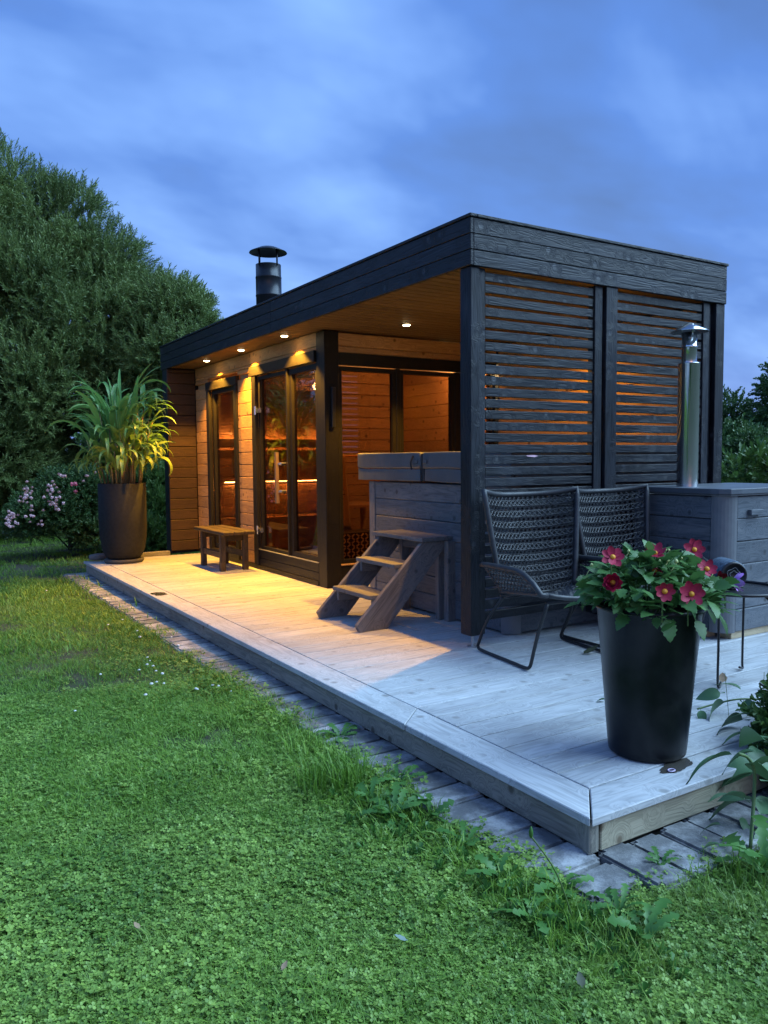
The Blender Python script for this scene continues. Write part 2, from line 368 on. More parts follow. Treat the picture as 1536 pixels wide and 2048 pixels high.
x = .075; 
M0 = Matrix.Rotation(R(90), 4, 'Z')
for q in range(24):
    M = Matrix.Translation((x + .05 + rnd.uniform(-.004, .004), -.098 + rnd.uniform(-.012, .012), G - .012 + rnd.uniform(-.004, .004))) @ Matrix.Rotation(rnd.gauss(0, .009), 4, 'Z') @ M0
    obj('paver', pav[q % 5], path, M); x += .1405
for (cx, cy) in ((-.05, -.095),):
    obj('paver', pav[2], path, Matrix.Translation((cx, cy, G - .014)) @ Matrix.Rotation(.03, 4, 'Z') @ Matrix.Scale(.8, 4, (1, 0, 0)))

# ------------------------------------------------------------------ the cabin
X0, Y0, Y1, XR, XF = 1.020, 1.885, 7.86, 3.335, 1.365
ZS, ZT = 2.19, 2.455
cab = thing('sauna_cabin', 'black stained garden sauna cabin with flat roof, lit porch and slatted end screen', 'cabin', (2.2, 4.9, 0))
roof = plank('roof', (X0 + .03, Y0 + .03, ZS + .06), (XR - .02, Y1 - .03, ZT - .004), M_roof, cab, 'y')
plank('roof_cap', (X0 - .008, Y0 - .008, ZT), (X0 + .045, Y1, ZT + .018), M_dark, cab, 'y')
plank('roof_cap', (X0 + .047, Y0 - .008, ZT), (XR + .008, Y0 + .045, ZT + .018), M_dark, cab, 'x')
plank('roof_cap', (XR - .045, Y0 + .047, ZT), (XR + .008, Y1, ZT + .018), M_dark, cab, 'y')
for k in range(3):
    z0 = ZS + k * .0885; z1 = z0 + .0858
    for a, b in ((Y0, 4.62), (4.623, Y1)): plank('fascia_board', (X0, a, z0), (X0 + .024, b, z1), M_dark, cab, 'y', jit=.0008)
    plank('fascia_board', (X0 + .0255, Y0 + .001, z0), (XR, Y0 + .025, z1), M_dark, cab, 'x', jit=.0008)
    plank('fascia_board', (XR - .024, Y0 + .027, z0), (XR, Y1, z1), M_dark, cab, 'y')
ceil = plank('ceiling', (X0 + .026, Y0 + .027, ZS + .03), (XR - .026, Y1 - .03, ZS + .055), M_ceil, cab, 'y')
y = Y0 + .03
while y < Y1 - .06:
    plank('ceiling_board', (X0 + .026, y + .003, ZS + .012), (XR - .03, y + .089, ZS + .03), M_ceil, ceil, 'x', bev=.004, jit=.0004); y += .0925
# front posts and slat screens
plank('post', (1.038, 1.905, .075), (1.102, 2.005, ZS - .001), M_dark, cab, 'z')
plank('post', (1.106, 1.916, .075), (1.152, 2.0, ZS - .001), M_dark, cab, 'z')
ft = MB(); ft.lathe([(.0, .0), (.032, .0), (.032, .006), (.009, .007), (.009, .07), (.035, .071), (.035, .0745), (0, .0748)], 16, (1.088, 1.955, 0)); ft.build('post_foot', M_galv, cab)
plank('post', (2.123, 1.897, .075), (2.227, 1.99, ZS - .001), M_dark, cab, 'z')
plank('post', (3.236, 1.897, .075), (3.333, 1.99, ZS - .001), M_dark, cab, 'z')
def screen(xa, xb, la, rb):
    fr = plank('screen_frame', (la, 1.915, .10), (la + .05 if la < xa else la, 1.97, ZS - .002), M_dark, cab, 'z') if la < xa else None
    fr2 = plank('screen_frame', (xb + .002, 1.912, .10), (rb, 1.972, ZS - .002), M_dark, cab, 'z')
    z = 2.172
    while z > .15:
        plank('slat', (xa, 1.922 + rnd.uniform(-.0015, .0015), z - .0505), (xb, 1.944, z), M_dark, fr2, 'x', jit=.0008); z -= .0656
screen(1.155, 2.035, 1.155, 2.105)
screen(2.230, 3.113, 2.230, 3.185)
plank('screen_frame', (3.192, 1.93, .1), (3.228, 1.985, ZS - .002), M_dark, cab, 'z')
# facade (x = XF), far wing wall, right wall, gable wall inside the porch
fac = plank('wall', (XF + .03, 4.46, .0), (XF + .10, 5.0, .004), M_frame, cab, 'y', bev=0)
zb = [.045 + .127 * i for i in range(18)]
def course(lo_y, hi_y, z0, z1, mat=M_pine, nm='wall_board', par=None, x=XF):
    plank(nm, (x, lo_y, z0 + .0015), (x + .032, hi_y, z1 - .0015), mat, par or fac, 'y', bev=.005, jit=.0008)
for i, z in enumerate(zb):
    z1 = min(z + .127, ZS + .01)
    if z >= ZS: break
    if z1 <= 2.06:
        course(7.205, 7.625, z, z1)
        if z > .1 or True: course(5.86, 6.275, z, z1)
    else:
        course(4.452, 5.90, max(z, 2.045), z1); course(5.903, 7.625, max(z, 2.045), z1)
course(7.205, 7.625, 2.0, 2.045); course(5.86, 6.275, 2.0, 2.045)
plank('base_board', (XF - .012, 4.45, .004), (XF + .03, 7.625, .043), M_frame, cab, 'y')
# solid backing behind boards (inner lining)
for a, b, z0, z1 in ((7.2, 7.63, 0, ZS), (5.85, 6.28, 0, ZS), (4.46, 7.63, 2.05, ZS)):
    plank('wall_lining', (XF + .034, a, z0 + .002), (XF + .09, b, z1), M_pineI, cab, 'y')
wing = plank('wing_wall', (X0 + .012, 7.665, .0), (XF + .2, 7.84, ZS - .001), M_dark, cab, 'z')
z = .03
while z < ZS - .02:
    plank('wall_board', (X0 + .004, 7.635, z), (XF - .003, 7.663, min(z + .121, ZS - .002)), M_wing, wing, 'x', bev=.006, jit=.0008); z += .1245
rw = plank('wall', (XR - .055, 2.0, .0), (XR - .027, 7.83, ZS), M_dark, cab, 'y')
z = .03
while z < ZS - .01:
    plank('wall_board', (XR - .090, 2.0, z + .001), (XR - .057, 4.28, min(z + .126, ZS)), M_pine, rw, 'y', bev=.005, jit=.0008)
    plank('wall_board', (XR - .090, 4.46, z + .001), (XR - .057, 7.6, min(z + .126, ZS)), M_pineI, rw, 'y', bev=.005); z += .127
ew = plank('wall', (XF + .1, 7.66, .0), (XR - .06, 7.83, ZS), M_dark, cab, 'x')
z = .03
while z < ZS - .01:
    plank('wall_board', (XF + .1, 7.625, z + .001), (XR - .092, 7.657, min(z + .126, ZS)), M_pineI, ew, 'x', bev=.006); z += .127
plank('floor', (XF + .035, 4.35, .005), (XR - .06, 7.65, .05), M_ceil, cab, 'x')
# corner post
cp = plank('post', (XF - .006, 4.296, .0), (XF + .134, 4.446, ZS), M_frame, cab, 'z')
plank('post_trim', (XF + .05, 4.27, 1.38), (XF + .085, 4.294, 1.72), M_black, cab, 'z')
# gable wall facing the porch: two courses above the windows, trim, frame
YG = 4.33
gw = plank('wall', (XF + .135, YG + .012, 2.02), (XR - .06, YG + .1, ZS), M_pineI, cab, 'x')
for z0, z1 in ((2.02, 2.075), (2.078, 2.187)): plank('wall_board', (XF + .136, YG - .02, z0), (XR - .092, YG + .010, z1), M_pine, gw, 'x', bev=.005)
def frame_window(par_name, lab, lo, hi, plane, axis, fw_, depth, pane_mat, parent=cab, fmat=M_frame):
    """rectangular frame of four joined rails in plane x= or y=; pane as sub-part"""
    (a0, z0), (a1, z1) = lo, hi; mb = MB()
    def bx(u0, u1, v0, v1):
        if axis == 'y': mb.box((plane, u0, v0), (plane + depth, u1, v1))
        else: mb.box((u0, plane, v0), (u1, plane + depth, v1))
    bx(a0, a0 + fw_, z0, z1); bx(a1 - fw_, a1, z0, z1); bx(a0 + fw_, a1 - fw_, z0, z0 + fw_); bx(a0 + fw_, a1 - fw_, z1 - fw_, z1)
    o = mb.build(par_name, fmat, parent)
    if lab: o['label'] = lab
    p = MB(); d = plane + depth * .55
    if axis == 'y': p.box((d, a0 + fw_ - .004, z0 + fw_ - .004), (d + .006, a1 - fw_ + .004, z1 - fw_ + .004))
    else: p.box((a0 + fw_ - .004, d, z0 + fw_ - .004), (a1 - fw_ + .004, d + .006, z1 - fw_ + .004))
    p.build('pane', pane_mat, o); return o
# narrow facade window with trims
w1 = frame_window('window', 'tall narrow window in the front wall', (6.36, .10), (7.12, 1.915), XF + .02, 'y', .055, .055, M_glass)
plank('window_trim', (XF - .022, 6.278, .045), (XF + .016, 6.358, 1.90), M_frame, cab, 'z')
plank('window_trim', (XF - .022, 7.122, .045), (XF + .016, 7.202, 1.90), M_frame, cab, 'z')
plank('window_trim', (XF - .026, 6.27, 1.903), (XF + .018, 7.21, 1.998), M_frame, cab, 'y')
plank('window_trim', (XF - .022, 6.36, .045), (XF + .018, 7.12, .098), M_frame, cab, 'y')
# glazed door and fixed side light
plank('door_trim', (XF - .022, 5.765, .045), (XF + .016, 5.857, 1.945), M_frame, cab, 'z')
plank('door_trim', (XF - .028, 4.45, 1.948), (XF + .018, 5.90, 2.043), M_frame, cab, 'y')
dr = frame_window('door', 'tinted glass door with a long bar handle', (5.06, .205), (5.755, 1.94), XF + .012, 'y', .034, .05, M_glass)
fx = frame_window('window', 'fixed tinted glass beside the door', (4.452, .205), (5.035, 1.94), XF + .012, 'y', .05, .05, M_glass)
plank('mullion', (XF - .012, 5.036, .205), (XF + .02, 5.062, 1.945), M_frame, cab, 'z')
plank('door_panel', (XF - .004, 4.452, .122), (XF + .02, 5.76, .203), M_frame, cab, 'y')
plank('door_panel', (XF - .004, 4.452, .046), (XF + .02, 5.76, .119), M_frame, cab, 'y')
plank('door_sill', (XF - .016, 4.452, .2035), (XF + .004, 5.76, .211), M_galv, cab, 'y')
hb = MB(); hb.box((XF - .075, 5.165, .70), (XF - .045, 5.195, 1.18)); hh = hb.build('handle', plain('handle_wood', (.20, .13, .08), .5), dr)
for z in (.81, 1.07):
    q = MB(); q.tube([(XF - .05, 5.18, z), (XF - .03, 5.14, z), (XF + .015, 5.14, z)], .014, 10); q.build('handle_mount', M_chrome, dr)
for z in (.38, 1.58):
    q = MB(); q.box((XF - .022, 5.69, z), (XF + .012, 5.76, z + .045)); q.tube([(XF - .02, 5.765, z - .02), (XF - .02, 5.765, z + .065)], .012, 8); q.build('hinge', M_chrome, dr)
# gable windows towards the hot tub
plank('window_trim', (XF + .136, YG - .03, 1.915), (XR - .092, YG + .012, 2.018), M_frame, cab, 'x')
gx = [(1.502, 2.09), (2.135, 2.745)]
for a, b in gx: frame_window('window', None, (a, .20), (b, 1.905), YG - .012, 'x', .035, .05, M_glass)
plank('mullion', (2.092, YG - .02, .20), (2.133, YG + .03, 1.912), M_frame, cab, 'z')
plank('mullion', (2.747, YG - .02, .20), (2.83, YG + .03, 1.912), M_frame, cab, 'z')
frame_window('window', None, (2.832, .20), (3.24, 1.905), YG - .012, 'x', .035, .05, M_glass)
plank('window_sill', (XF + .136, YG - .03, .185), (3.24, YG + .012, .198), M_pine, cab, 'x')
plank('base_board', (XF + .136, YG - .02, .004), (3.24, YG + .012, .183), M_frame, cab, 'x')
# interior partition with an open glazed part
pt = plank('partition', (2.35, 6.10, .05), (XR - .092, 6.16, ZS), M_pineI, cab, 'x')
z = .055
while z < ZS - .05:
    plank('wall_board', (2.35, 6.075, z), (XR - .094, 6.098, min(z + .123, ZS)), M_pineI, pt, 'x', bev=.006); z += .127
frame_window('partition_glass', None, (XF + .12, .06), (2.345, 2.15), 6.10, 'x', .05, .05, M_glass2)
# black flue above the roof
fc = (1.62, 6.0)
q = MB(); q.lathe([(.132, -.02), (.132, .335), (.135, .338), (.135, .352), (.132, .355), (.132, .52), (.134, .523), (.134, .535), (.130, .54), (.130, .66), (.120, .66), (.120, .2)], 40, (fc[0], fc[1], ZT)); fl = q.build('flue', M_flue, cab, True)
q = MB()
for a in range(4):
    w = a * math.pi / 2 + .35; cx_, cy_ = fc[0] + .127 * math.cos(w), fc[1] + .127 * math.sin(w)
    q.tube([(cx_, cy_, ZT + .64), (cx_, cy_, ZT + .80)], .009, 6)
q.lathe([(.001, .845), (.09, .835), (.19, .79), (.195, .782), (.19, .784), (.09, .822), (.001, .832)], 40, (fc[0], fc[1], ZT)); q.build('flue_cap', M_flue, fl, True)

# lamps
def lampc(): return (1.0, .46, .035)
M_bulb = emis('lamp_lens', (1.0, .78, .42), 9)
def downlight(x, y, label, power, size, ang_blend=.45):
    t = thing('ceiling_light', label, 'ceiling light', (x, y, ZS + .01), 'recessed downlights under the roof')
    q = MB(); q.lathe([(.030, -.001), (.042, -.001), (.042, .003), (.030, .004), (.030, -.001)], 24, (x, y, ZS + .008)); q.build('rim', M_chrome, t)
    q = MB(); q.lathe([(.0, .004), (.029, .004), (.029, -.002), (.02, -.006), (0, -.008)], 24, (x, y, ZS + .006)); q.build('lens', M_bulb, t)
    ld = bpy.data.lights.new('spot', 'SPOT'); ld.energy = power; ld.color = lampc(); ld.spot_size = R(size); ld.spot_blend = ang_blend; ld.shadow_soft_size = .022
    o = bpy.data.objects.new('lamp_light', ld); COL.objects.link(o); o.location = (x, y, ZS - .004)
    o.parent = t; o.matrix_parent_inverse = WM[t.name].inverted()
EV = 135
downlight(1.221, 4.78, 'downlight in the eave in front of the corner post and glass door', EV, 112)
downlight(1.222, 5.80, 'middle eave downlight, between door and narrow window', EV, 112)
downlight(1.212, 6.78, 'farthest eave downlight, above the narrow window', EV, 112)
downlight(1.845, 3.772, 'glowing porch ceiling downlight above the far end of the hot tub', 105, 95, .5)
downlight(1.83, 2.36, 'porch ceiling downlight above the near end of the hot tub, hidden behind the screen', 125, 95, .5)
downlight(2.86, 2.99, 'porch ceiling downlight near the back wall of the hot tub bay', 24, 125, .6)
def plight(name, loc, e_, c, size=.05):
    ld = bpy.data.lights.new(name, 'POINT'); ld.energy = e_; ld.color = c; ld.shadow_soft_size = size
    o = bpy.data.objects.new(name, ld); COL.objects.link(o); o.location = loc; return o
# interior: lamp in the front room, light strips in the sauna room
t = thing('room_lamp', 'small round ceiling lamp in the room behind the gable windows', 'lamp', (2.95, 4.72, ZS - .03))
q = MB(); q.lathe([(0, 0), (.05, 0), (.06, .03), (0, .031)], 20, (2.95, 4.72, ZS - .03)); q.build('lens', emis('warm_lens', (1, .6, .25), 1.5), t)
plight('room_light', (2.95, 4.72, 2.05), 10.5, (1, .64, .28))
for xx in (1.75, 2.35, 2.95):
    plight('strip_light', (xx, 7.02, .80), .55, (1, .60, .22), .02); plight('strip_light', (xx, 7.54, 1.43), .35, (1, .60, .22), .02)
M_led = emis('warm_light_strip', (1, .66, .28), 18)
bn = thing('sauna_bench', 'two tier sauna bench with glowing light strips along the far inner wall', 'bench', (2.3, 7.3, .05))
for k in range(4): plank('bench_slat', (XF + .12, 7.05 + k * .135, .86), (XR - .1, 7.178 + k * .135, .885), M_pineI, bn, 'x')
for k in range(3): plank('bench_slat', (XF + .12, 6.62 + k * .125, .42), (XR - .1, 6.735 + k * .125, .445), M_pineI, bn, 'x')
for z in (1.12, 1.26): plank('backrest_board', (XF + .12, 7.55, z), (XR - .1, 7.575, z + .11), M_pineI, bn, 'x')
plank('light_strip', (XF + .14, 7.59, 1.33), (XR - .12, 7.605, 1.34), M_led, bn, 'x')
plank('light_strip', (XF + .14, 7.08, .845), (XR - .12, 7.095, .855), M_led, bn, 'x')
for z in (.10, .22, .34): plank('bench_front', (XF + .12, 6.60, z), (XR - .1, 6.615, z + .115), M_pineI, bn, 'x')
for z in (.46, .58, .70): plank('bench_front', (XF + .12, 7.10, z), (XR - .1, 7.118, z + .115), M_pineI, bn, 'x')
# things inside the front room
tb = thing('side_table', 'small wooden table seen through the fixed glass beside the door', 'table', (2.25, 5.45, .05))
plank('table_top', (2.0, 5.2, .62), (2.6, 5.75, .65), M_pineI, tb, 'x')
for a, b in ((2.03, 5.23), (2.53, 5.23), (2.03, 5.69), (2.53, 5.69)): plank('leg', (a, b, .05), (a + .045, b + .045, .619), M_pineI, tb, 'z')
tw = thing('hanging_towel', 'long beige towel with a dark print hanging just inside the gable window', 'towel', (1.62, 4.5, .45))
vs = []; fs = []
for i in range(9):
    for j in range(13):
        u = i / 8; v = j / 12; wd = .105 + .05 * (1 - v); vs.append((1.56 + (u) * wd, 4.50 + .012 * math.sin(u * 11 + v * 2) + .006, 1.13 - .68 * (1 - v) if False else .47 + .68 * v))
for i in range(8):
    for j in range(12): a = i * 13 + j; fs.append((a, a + 13, a + 14, a + 1))
me = new_mesh('towel', vs, fs, leafmat('beige_cotton', (.50, .42, .30), (.46, .38, .27), trans=.5), True); tobj = obj('cloth', me, tw)
md = tobj.modifiers.new('s', 'SOLIDIFY'); md.thickness = .006
q = MB(); q.tube([(1.505, 4.515, 1.135), (2.08, 4.515, 1.135)], .008, 8); q.build('rail', M_pine, tw)
q = MB()
for k in range(9):
    a = rnd.uniform(0, 6.3); px, pz = 1.61 + rnd.uniform(-.03, .03), .80 + rnd.uniform(-.05, .05)
    q.box((px, 4.489, pz), (px + .018, 4.4905, pz + .007))
q.build('print', M_frame, tw)
# lattice box with woven diagonal strips
bk = thing('lattice_basket', 'dark box with pale herringbone strips standing inside the gable window', 'basket', (1.72, 4.52, .05))
plank('box', (1.60, 4.47, .052), (1.98, 4.75, .45), M_frame, bk, 'x')
for r_ in range(8):
    for c_ in range(8):
        a = R(38 if (c_ + r_) % 2 else -38)
        beam('strip', (1.625 + c_ * .047 - .017 * math.cos(a), 4.466, .215 + r_ * .03 - .017 * math.sin(a)), (1.625 + c_ * .047 + .017 * math.cos(a), 4.466, .215 + r_ * .03 + .017 * math.sin(a)), .006, .013, M_rawpine, bk, upv=(0, 0, 1), bev=0)

# ------------------------------------------------------------------ hot tub, cover, steps
tub = thing('hot_tub', 'square hot tub clad in grey boards with heater box and steel flue', 'hot tub', (2.2, 2.8, 0))
tx0, tx1, ty0, ty1 = 1.445, 3.18, 2.03, 3.72
plank('liner', (tx0 + .03, ty0 + .03, .02), (tx1 - .03, ty1 - .03, .93), M_black, tub, 'x')
zz = [.015 + .1315 * i for i in range(7)]
for z in zz:
    plank('cladding_board', (tx0, ty0 + .09, z), (tx0 + .028, ty1 - .09, z + .129), M_tub, tub, 'y', bev=.005, jit=.001)
    plank('cladding_board', (tx0 + .09, ty0, z), (tx1 - .09, ty0 + .028, z + .129), M_tub, tub, 'x', bev=.005, jit=.001)
    plank('cladding_board', (tx0 + .09, ty1 - .028, z), (tx1 - .09, ty1, z + .129), M_tub, tub, 'x', bev=.005)
def round_corner(px, py, a0, r, z0, z1, par, mat):
    mb = MB(); n = 8; v = []; f = []
    for i in range(n + 1):
        a = a0 + math.pi / 2 * i / n
        for rr in (r, r - .02):
            for z in (z0, z1): v.append((px + rr * math.cos(a), py + rr * math.sin(a), z))
    for i in range(n):
        b = i * 4; f += [(b, b + 4, b + 5, b + 1), (b + 2, b + 3, b + 7, b + 6), (b + 1, b + 5, b + 7, b + 3), (b, b + 2, b + 6, b + 4)]
    f += [(0, 1, 3, 2), (n * 4, n * 4 + 2, n * 4 + 3, n * 4 + 1)]
    mb.add(v, f); mb.build('corner_trim', mat, par)
M_trim = plain('grey_corner_trim', (.13, .14, .15), .55)
round_corner(tx0 + .085, ty0 + .085, math.pi, .09, .005, .935, tub, M_trim)
plank('corner_post', (tx0 - .004, ty1 - .088, .005), (tx0 + .026, ty1 - .004, .935), M_step, tub, 'z')
round_corner(tx1 - .085, ty0 + .085, math.pi * 1.5, .09, .005, .935, tub, M_trim)
# heater box sticking out in front of the screen
hx0, hx1, hy0, hy1 = 2.395, 3.42, 1.205, 1.885
plank('pallet_board', (hx0 + .10, hy0 + .02, .0), (hx1, hy0 + .10, .045), M_rawpine, tub, 'x')
plank('pallet_board', (hx0 + .03, hy0 + .14, .0), (hx0 + .12, hy1, .045), M_rawpine, tub, 'y')
plank('heater_core', (hx0 + .03, hy0 + .03, .06), (hx1, hy1, .86), M_black, tub, 'x')
zz = [.048 + .137 * i for i in range(6)]
for z in zz:
    plank('cladding_board', (hx0, hy0 + .105, z), (hx0 + .028, hy1, z + .134), M_tub, tub, 'y', bev=.005, jit=.001)
    plank('cladding_board', (hx0 + .105, hy0, z), (hx1, hy0 + .028, z + .134), M_tub, tub, 'x', bev=.005, jit=.001)
round_corner(hx0 + .10, hy0 + .10, math.pi, .104, .045, .872, tub, M_trim)
quadslab('heater_top', [(hx0 - .03, hy0 + .09), (hx0 - .02, hy0 + .04), (hx0 + .02, hy0 - .015), (hx0 + .10, hy0 - .03), (hx1, hy0 - .03), (hx1, 1.885), (hx0 - .03, 1.885)], .882, .915, M_vinyl, tub, 'x')
quadslab('heater_top_edge', [(hx0 - .02, hy0 + .09), (hx0 - .01, hy0 + .045), (hx0 + .03, hy0 - .008), (hx0 + .10, hy0 - .02), (hx1, hy0 - .02), (hx1, 1.885), (hx0 - .02, 1.885)], .872, .8815, M_trim, tub, 'x')
plank('drawer_handle', (2.60, hy0 - .028, .75), (2.72, hy0 - .001, .785), M_tub, tub, 'x')
q = MB(); q.tube(smooth_path([(2.86, hy0 - .01, .05), (2.90, hy0 - .05, .012), (2.97, hy0 - .05, .012), (3.02, hy0 - .01, .05)]), .007, 6); q.build('hose', M_black, tub, True)
pc = (2.605, 1.64)
q = MB(); q.lathe([(.066, .915), (.066, 1.70), (.068, 1.702), (.066, 1.706), (.045, 1.706)], 40, (*pc, 0)); fl = q.build('flue', M_steel, tub, True)
q = MB(); q.lathe([(.047, 1.70), (.047, 1.80), (.049, 1.802), (.049, 1.815), (.047, 1.817), (.047, 1.90), (.044, 1.90)], 32, (*pc, 0)); q.build('flue_pipe', M_steel, fl, True)
q = MB(); q.lathe([(.001, 1.965), (.015, 1.962), (.116, 1.908), (.118, 1.903), (.112, 1.904), (.02, 1.95), (.001, 1.952)], 32, (*pc, 0))
for a in range(3): w = a * 2.1; q.tube([(pc[0] + .046 * math.cos(w), pc[1] + .046 * math.sin(w), 1.88), (pc[0] + .046 * math.cos(w), pc[1] + .046 * math.sin(w), 1.95)], .004, 5)
q.build('flue_cap', M_steel, fl, True)
# folding foam cover lying on the tub
cov = thing('tub_cover', 'grey padded folding vinyl cover lying on the hot tub', 'cover', (2.2, 2.9, .94))
def soft_box(name, lo, hi, bev, mat, par, wav=.003, seg=3):
    bm = bmesh.new(); bmesh.ops.create_cube(bm, size=1); bmesh.ops.scale(bm, vec=[hi[i] - lo[i] for i in range(3)], verts=bm.verts)
    bmesh.ops.subdivide_edges(bm, edges=bm.edges[:], cuts=7, use_grid_fill=True)
    bmesh.ops.translate(bm, vec=[(hi[i] + lo[i]) / 2 for i in range(3)], verts=bm.verts)
    for v in bm.verts:
        n_ = mnoise.noise_vector(v.co * 5.5)
        v.co += n_ * wav
    me = bpy.data.meshes.new(name); bm.to_mesh(me); bm.free(); me.materials.append(mat)
    o = obj(name, me, par); b = o.modifiers.new('b', 'BEVEL'); b.width = bev; b.segments = seg; b.limit_method = 'ANGLE'; b.angle_limit = R(50)
    me.polygons.foreach_set('use_smooth', [True] * len(me.polygons)); return o
for ya, yb in ((1.975, 2.925), (2.955, 3.84)):
    h = soft_box('cover_half', (1.405, ya, 1.035), (3.2, yb, 1.155), .018, M_vinyl, cov)
    if ya > 2.5: soft_box('skirt', (1.412, ya + .01, .945), (1.435, yb - .006, 1.033), .006, M_vinyl, h, .006, 2)
    else: soft_box('skirt', (1.412, ya + .006, .945), (1.435, yb - .02, 1.033), .006, M_vinyl, h, .009, 2)
    soft_box('skirt', (1.44, ya + .006, .945), (3.19, ya + .03, 1.033), .006, M_vinyl, h, .005, 2)
plank('hinge_fabric', (1.42, 2.922, 1.03), (3.19, 2.958, 1.145), M_strap, cov, 'x')
plank('hinge_fabric', (1.425, 2.925, .95), (1.45, 2.955, 1.029), M_strap, cov, 'z')
for y0 in (2.86, 2.975): plank('strap', (1.396, y0, 1.075), (1.404, y0 + .045, 1.10), M_vinyl, cov, 'y')
q = MB(); q.tube(smooth_path([(1.40, 3.03, 1.13), (1.385, 3.04, 1.08), (1.39, 3.035, 1.03)]), .007, 6); q.build('handle', M_strap, cov)

st = thing('wooden_steps', 'grey three tread wooden step unit leaning on the hot tub', 'steps', (1.1, 2.95, 0))
def stringer(y0):
    # sloping side board, cut flat on the floor and at the top
    quad = [(.705, 0.002), (.93, 0.002), (1.47, .548), (1.235, .548)]
    quad = [(.722, .0), (.70, .045), (1.215, .552), (1.44, .552), (.93, .0)]
    bm = bmesh.new(); ang = math.atan2(.548, .54)
    M = Matrix.Translation((1.07, y0 + .0175, .276)) @ Matrix.Rotation(-ang, 4, 'Y'); Mi = M.inverted()
    a = [bm.verts.new(Mi @ Vector((x, y0, z))) for x, z in quad]; b = [bm.verts.new(Mi @ Vector((x, y0 + .035, z))) for x, z in quad]
    n = len(a); bm.faces.new(a); bm.faces.new(b[::-1])
    for i in range(n): bm.faces.new((a[i], b[i], b[(i + 1) % n], a[(i + 1) % n]))
    bmesh.ops.recalc_face_normals(bm, faces=bm.faces); bmesh.ops.bevel(bm, geom=bm.edges[:], offset=.003, segments=1, affect='EDGES')
    me = bpy.data.meshes.new('stringer'); bm.to_mesh(me); bm.free(); me.materials.append(M_step); obj('stringer', me, st, M)
stringer(2.645); stringer(3.185)
for x0, z in ((.815, .195), (1.005, .385)):
    plank('tread', (x0, 2.683, z), (x0 + .095, 3.222 - .04, z + .028), M_step, st, 'y'); plank('tread', (x0 + .10, 2.683, z), (x0 + .195, 3.182, z + .028), M_step, st, 'y')
    for y0 in (2.682, 3.150): plank('tread_bracket', (x0 + .03, y0, z - .075), (x0 + .16, y0 + .03, z - .002), M_step, st, 'x')
for x0 in (1.19, 1.29, 1.39): plank('top_board', (x0, 2.62, .554), (x0 + .095, 3.25, .582), M_step, st, 'y')
for y0 in (2.683, 3.14): plank('leg', (1.37, y0, .0), (1.44, y0 + .04, .552), M_step, st, 'z')
plank('leg', (1.385, 2.640 - .045, .0), (1.475, 2.642, .552), M_step, st, 'z')
plank('cross_rail', (1.37, 2.73, .47), (1.40, 3.13, .54), M_step, st, 'y')

# old low bench
ob = thing('low_bench', 'small old dark wooden bench on the deck before the narrow window', 'bench', (1.08, 6.1, 0))
bz = .405
for k in range(3): plank('seat_board', (.945 + k * .113, 5.66, bz - .035), (1.054 + k * .113, 6.56, bz - rnd.uniform(0, .003)), M_bench, ob, 'y', bev=.006)
for x in (.965, 1.205):
    for y in (5.80, 6.36): plank('leg', (x, y, 0), (x + .055, y + .055, bz - .037), M_bench, ob, 'z', bev=.006)
plank('rail', (.98, 5.86, .13), (1.005, 6.36, .19), M_bench, ob, 'y'); plank('rail', (1.22, 5.86, .13), (1.245, 6.36, .19), M_bench, ob, 'y')
for y in (5.815, 6.375): plank('rail', (1.022, y, .30), (1.203, y + .022, .365), M_bench, ob, 'x')

# ------------------------------------------------------------------ wicker chairs
def chair_surface(u, v):
    """u -1..1 across, v 0..1 from seat front to top; local: +Y is where the sitter looks"""
    if v < .36:
        s = v / .36; y = .30 - .50 * s; z = .385 - .055 * s + .035 * u * u; w = .285 - .035 * s
    else:
        s = (v - .36) / .64; ss = s
        w = .25 + .072 * ss ** .9; y = -.20 - .15 * ss + .12 * u * u * (.35 + .65 * ss); z = .33 + .565 * ss + .035 * u * u * (1 - ss) + .03 * (abs(u) ** 3) * ss
        if s < .15: y -= 0; 
    return Vector((u * w, y, z))
def arm_surface(side, u, v):   # u 0 back .. 1 front, v 0 seat edge .. 1 arm rail
    a = chair_surface(side, .02 + .34 * (1 - u)); top = Vector((side * (.345 - .03 * abs(u - .4)), -.235 + .45 * u, .515 + .01 * math.sin(u * 3)))
    if u > .8: top = top.lerp(Vector((side * .32, .30, .42)), ((u - .8) / .2) ** 1.6)
    return a.lerp(top, v)
def weave(mb, fn, U, V, nu, nv, r=.0042, cross=.50, off=.004):
    # rows of paired strands, columns of crossing zigzags
    for j in range(nv + 1):
        v = V[0] + (V[1] - V[0]) * j / nv
        for d in (0,): mb.tube([fn(U[0] + (U[1] - U[0]) * i / 14, min(max(v + d * .0035, V[0]), V[1])) + Vector((0, .002 * math.sin(i * 2.3 + j), .0018 * math.sin(i * 1.7 + j * 2))) for i in range(15)], r * .72, 4, False)
    for i in range(nu):
        for d in (-1, 1):
            pts = []
            for j in range(nv + 1):
                uu = (i + .5 + d * cross * (1 if j % 2 else -1)) / nu; v = V[0] + (V[1] - V[0]) * j / nv
                pts.append(fn(U[0] + (U[1] - U[0]) * min(max(uu, 0), 1), v))
            mb.tube(pts, r, 4, False)
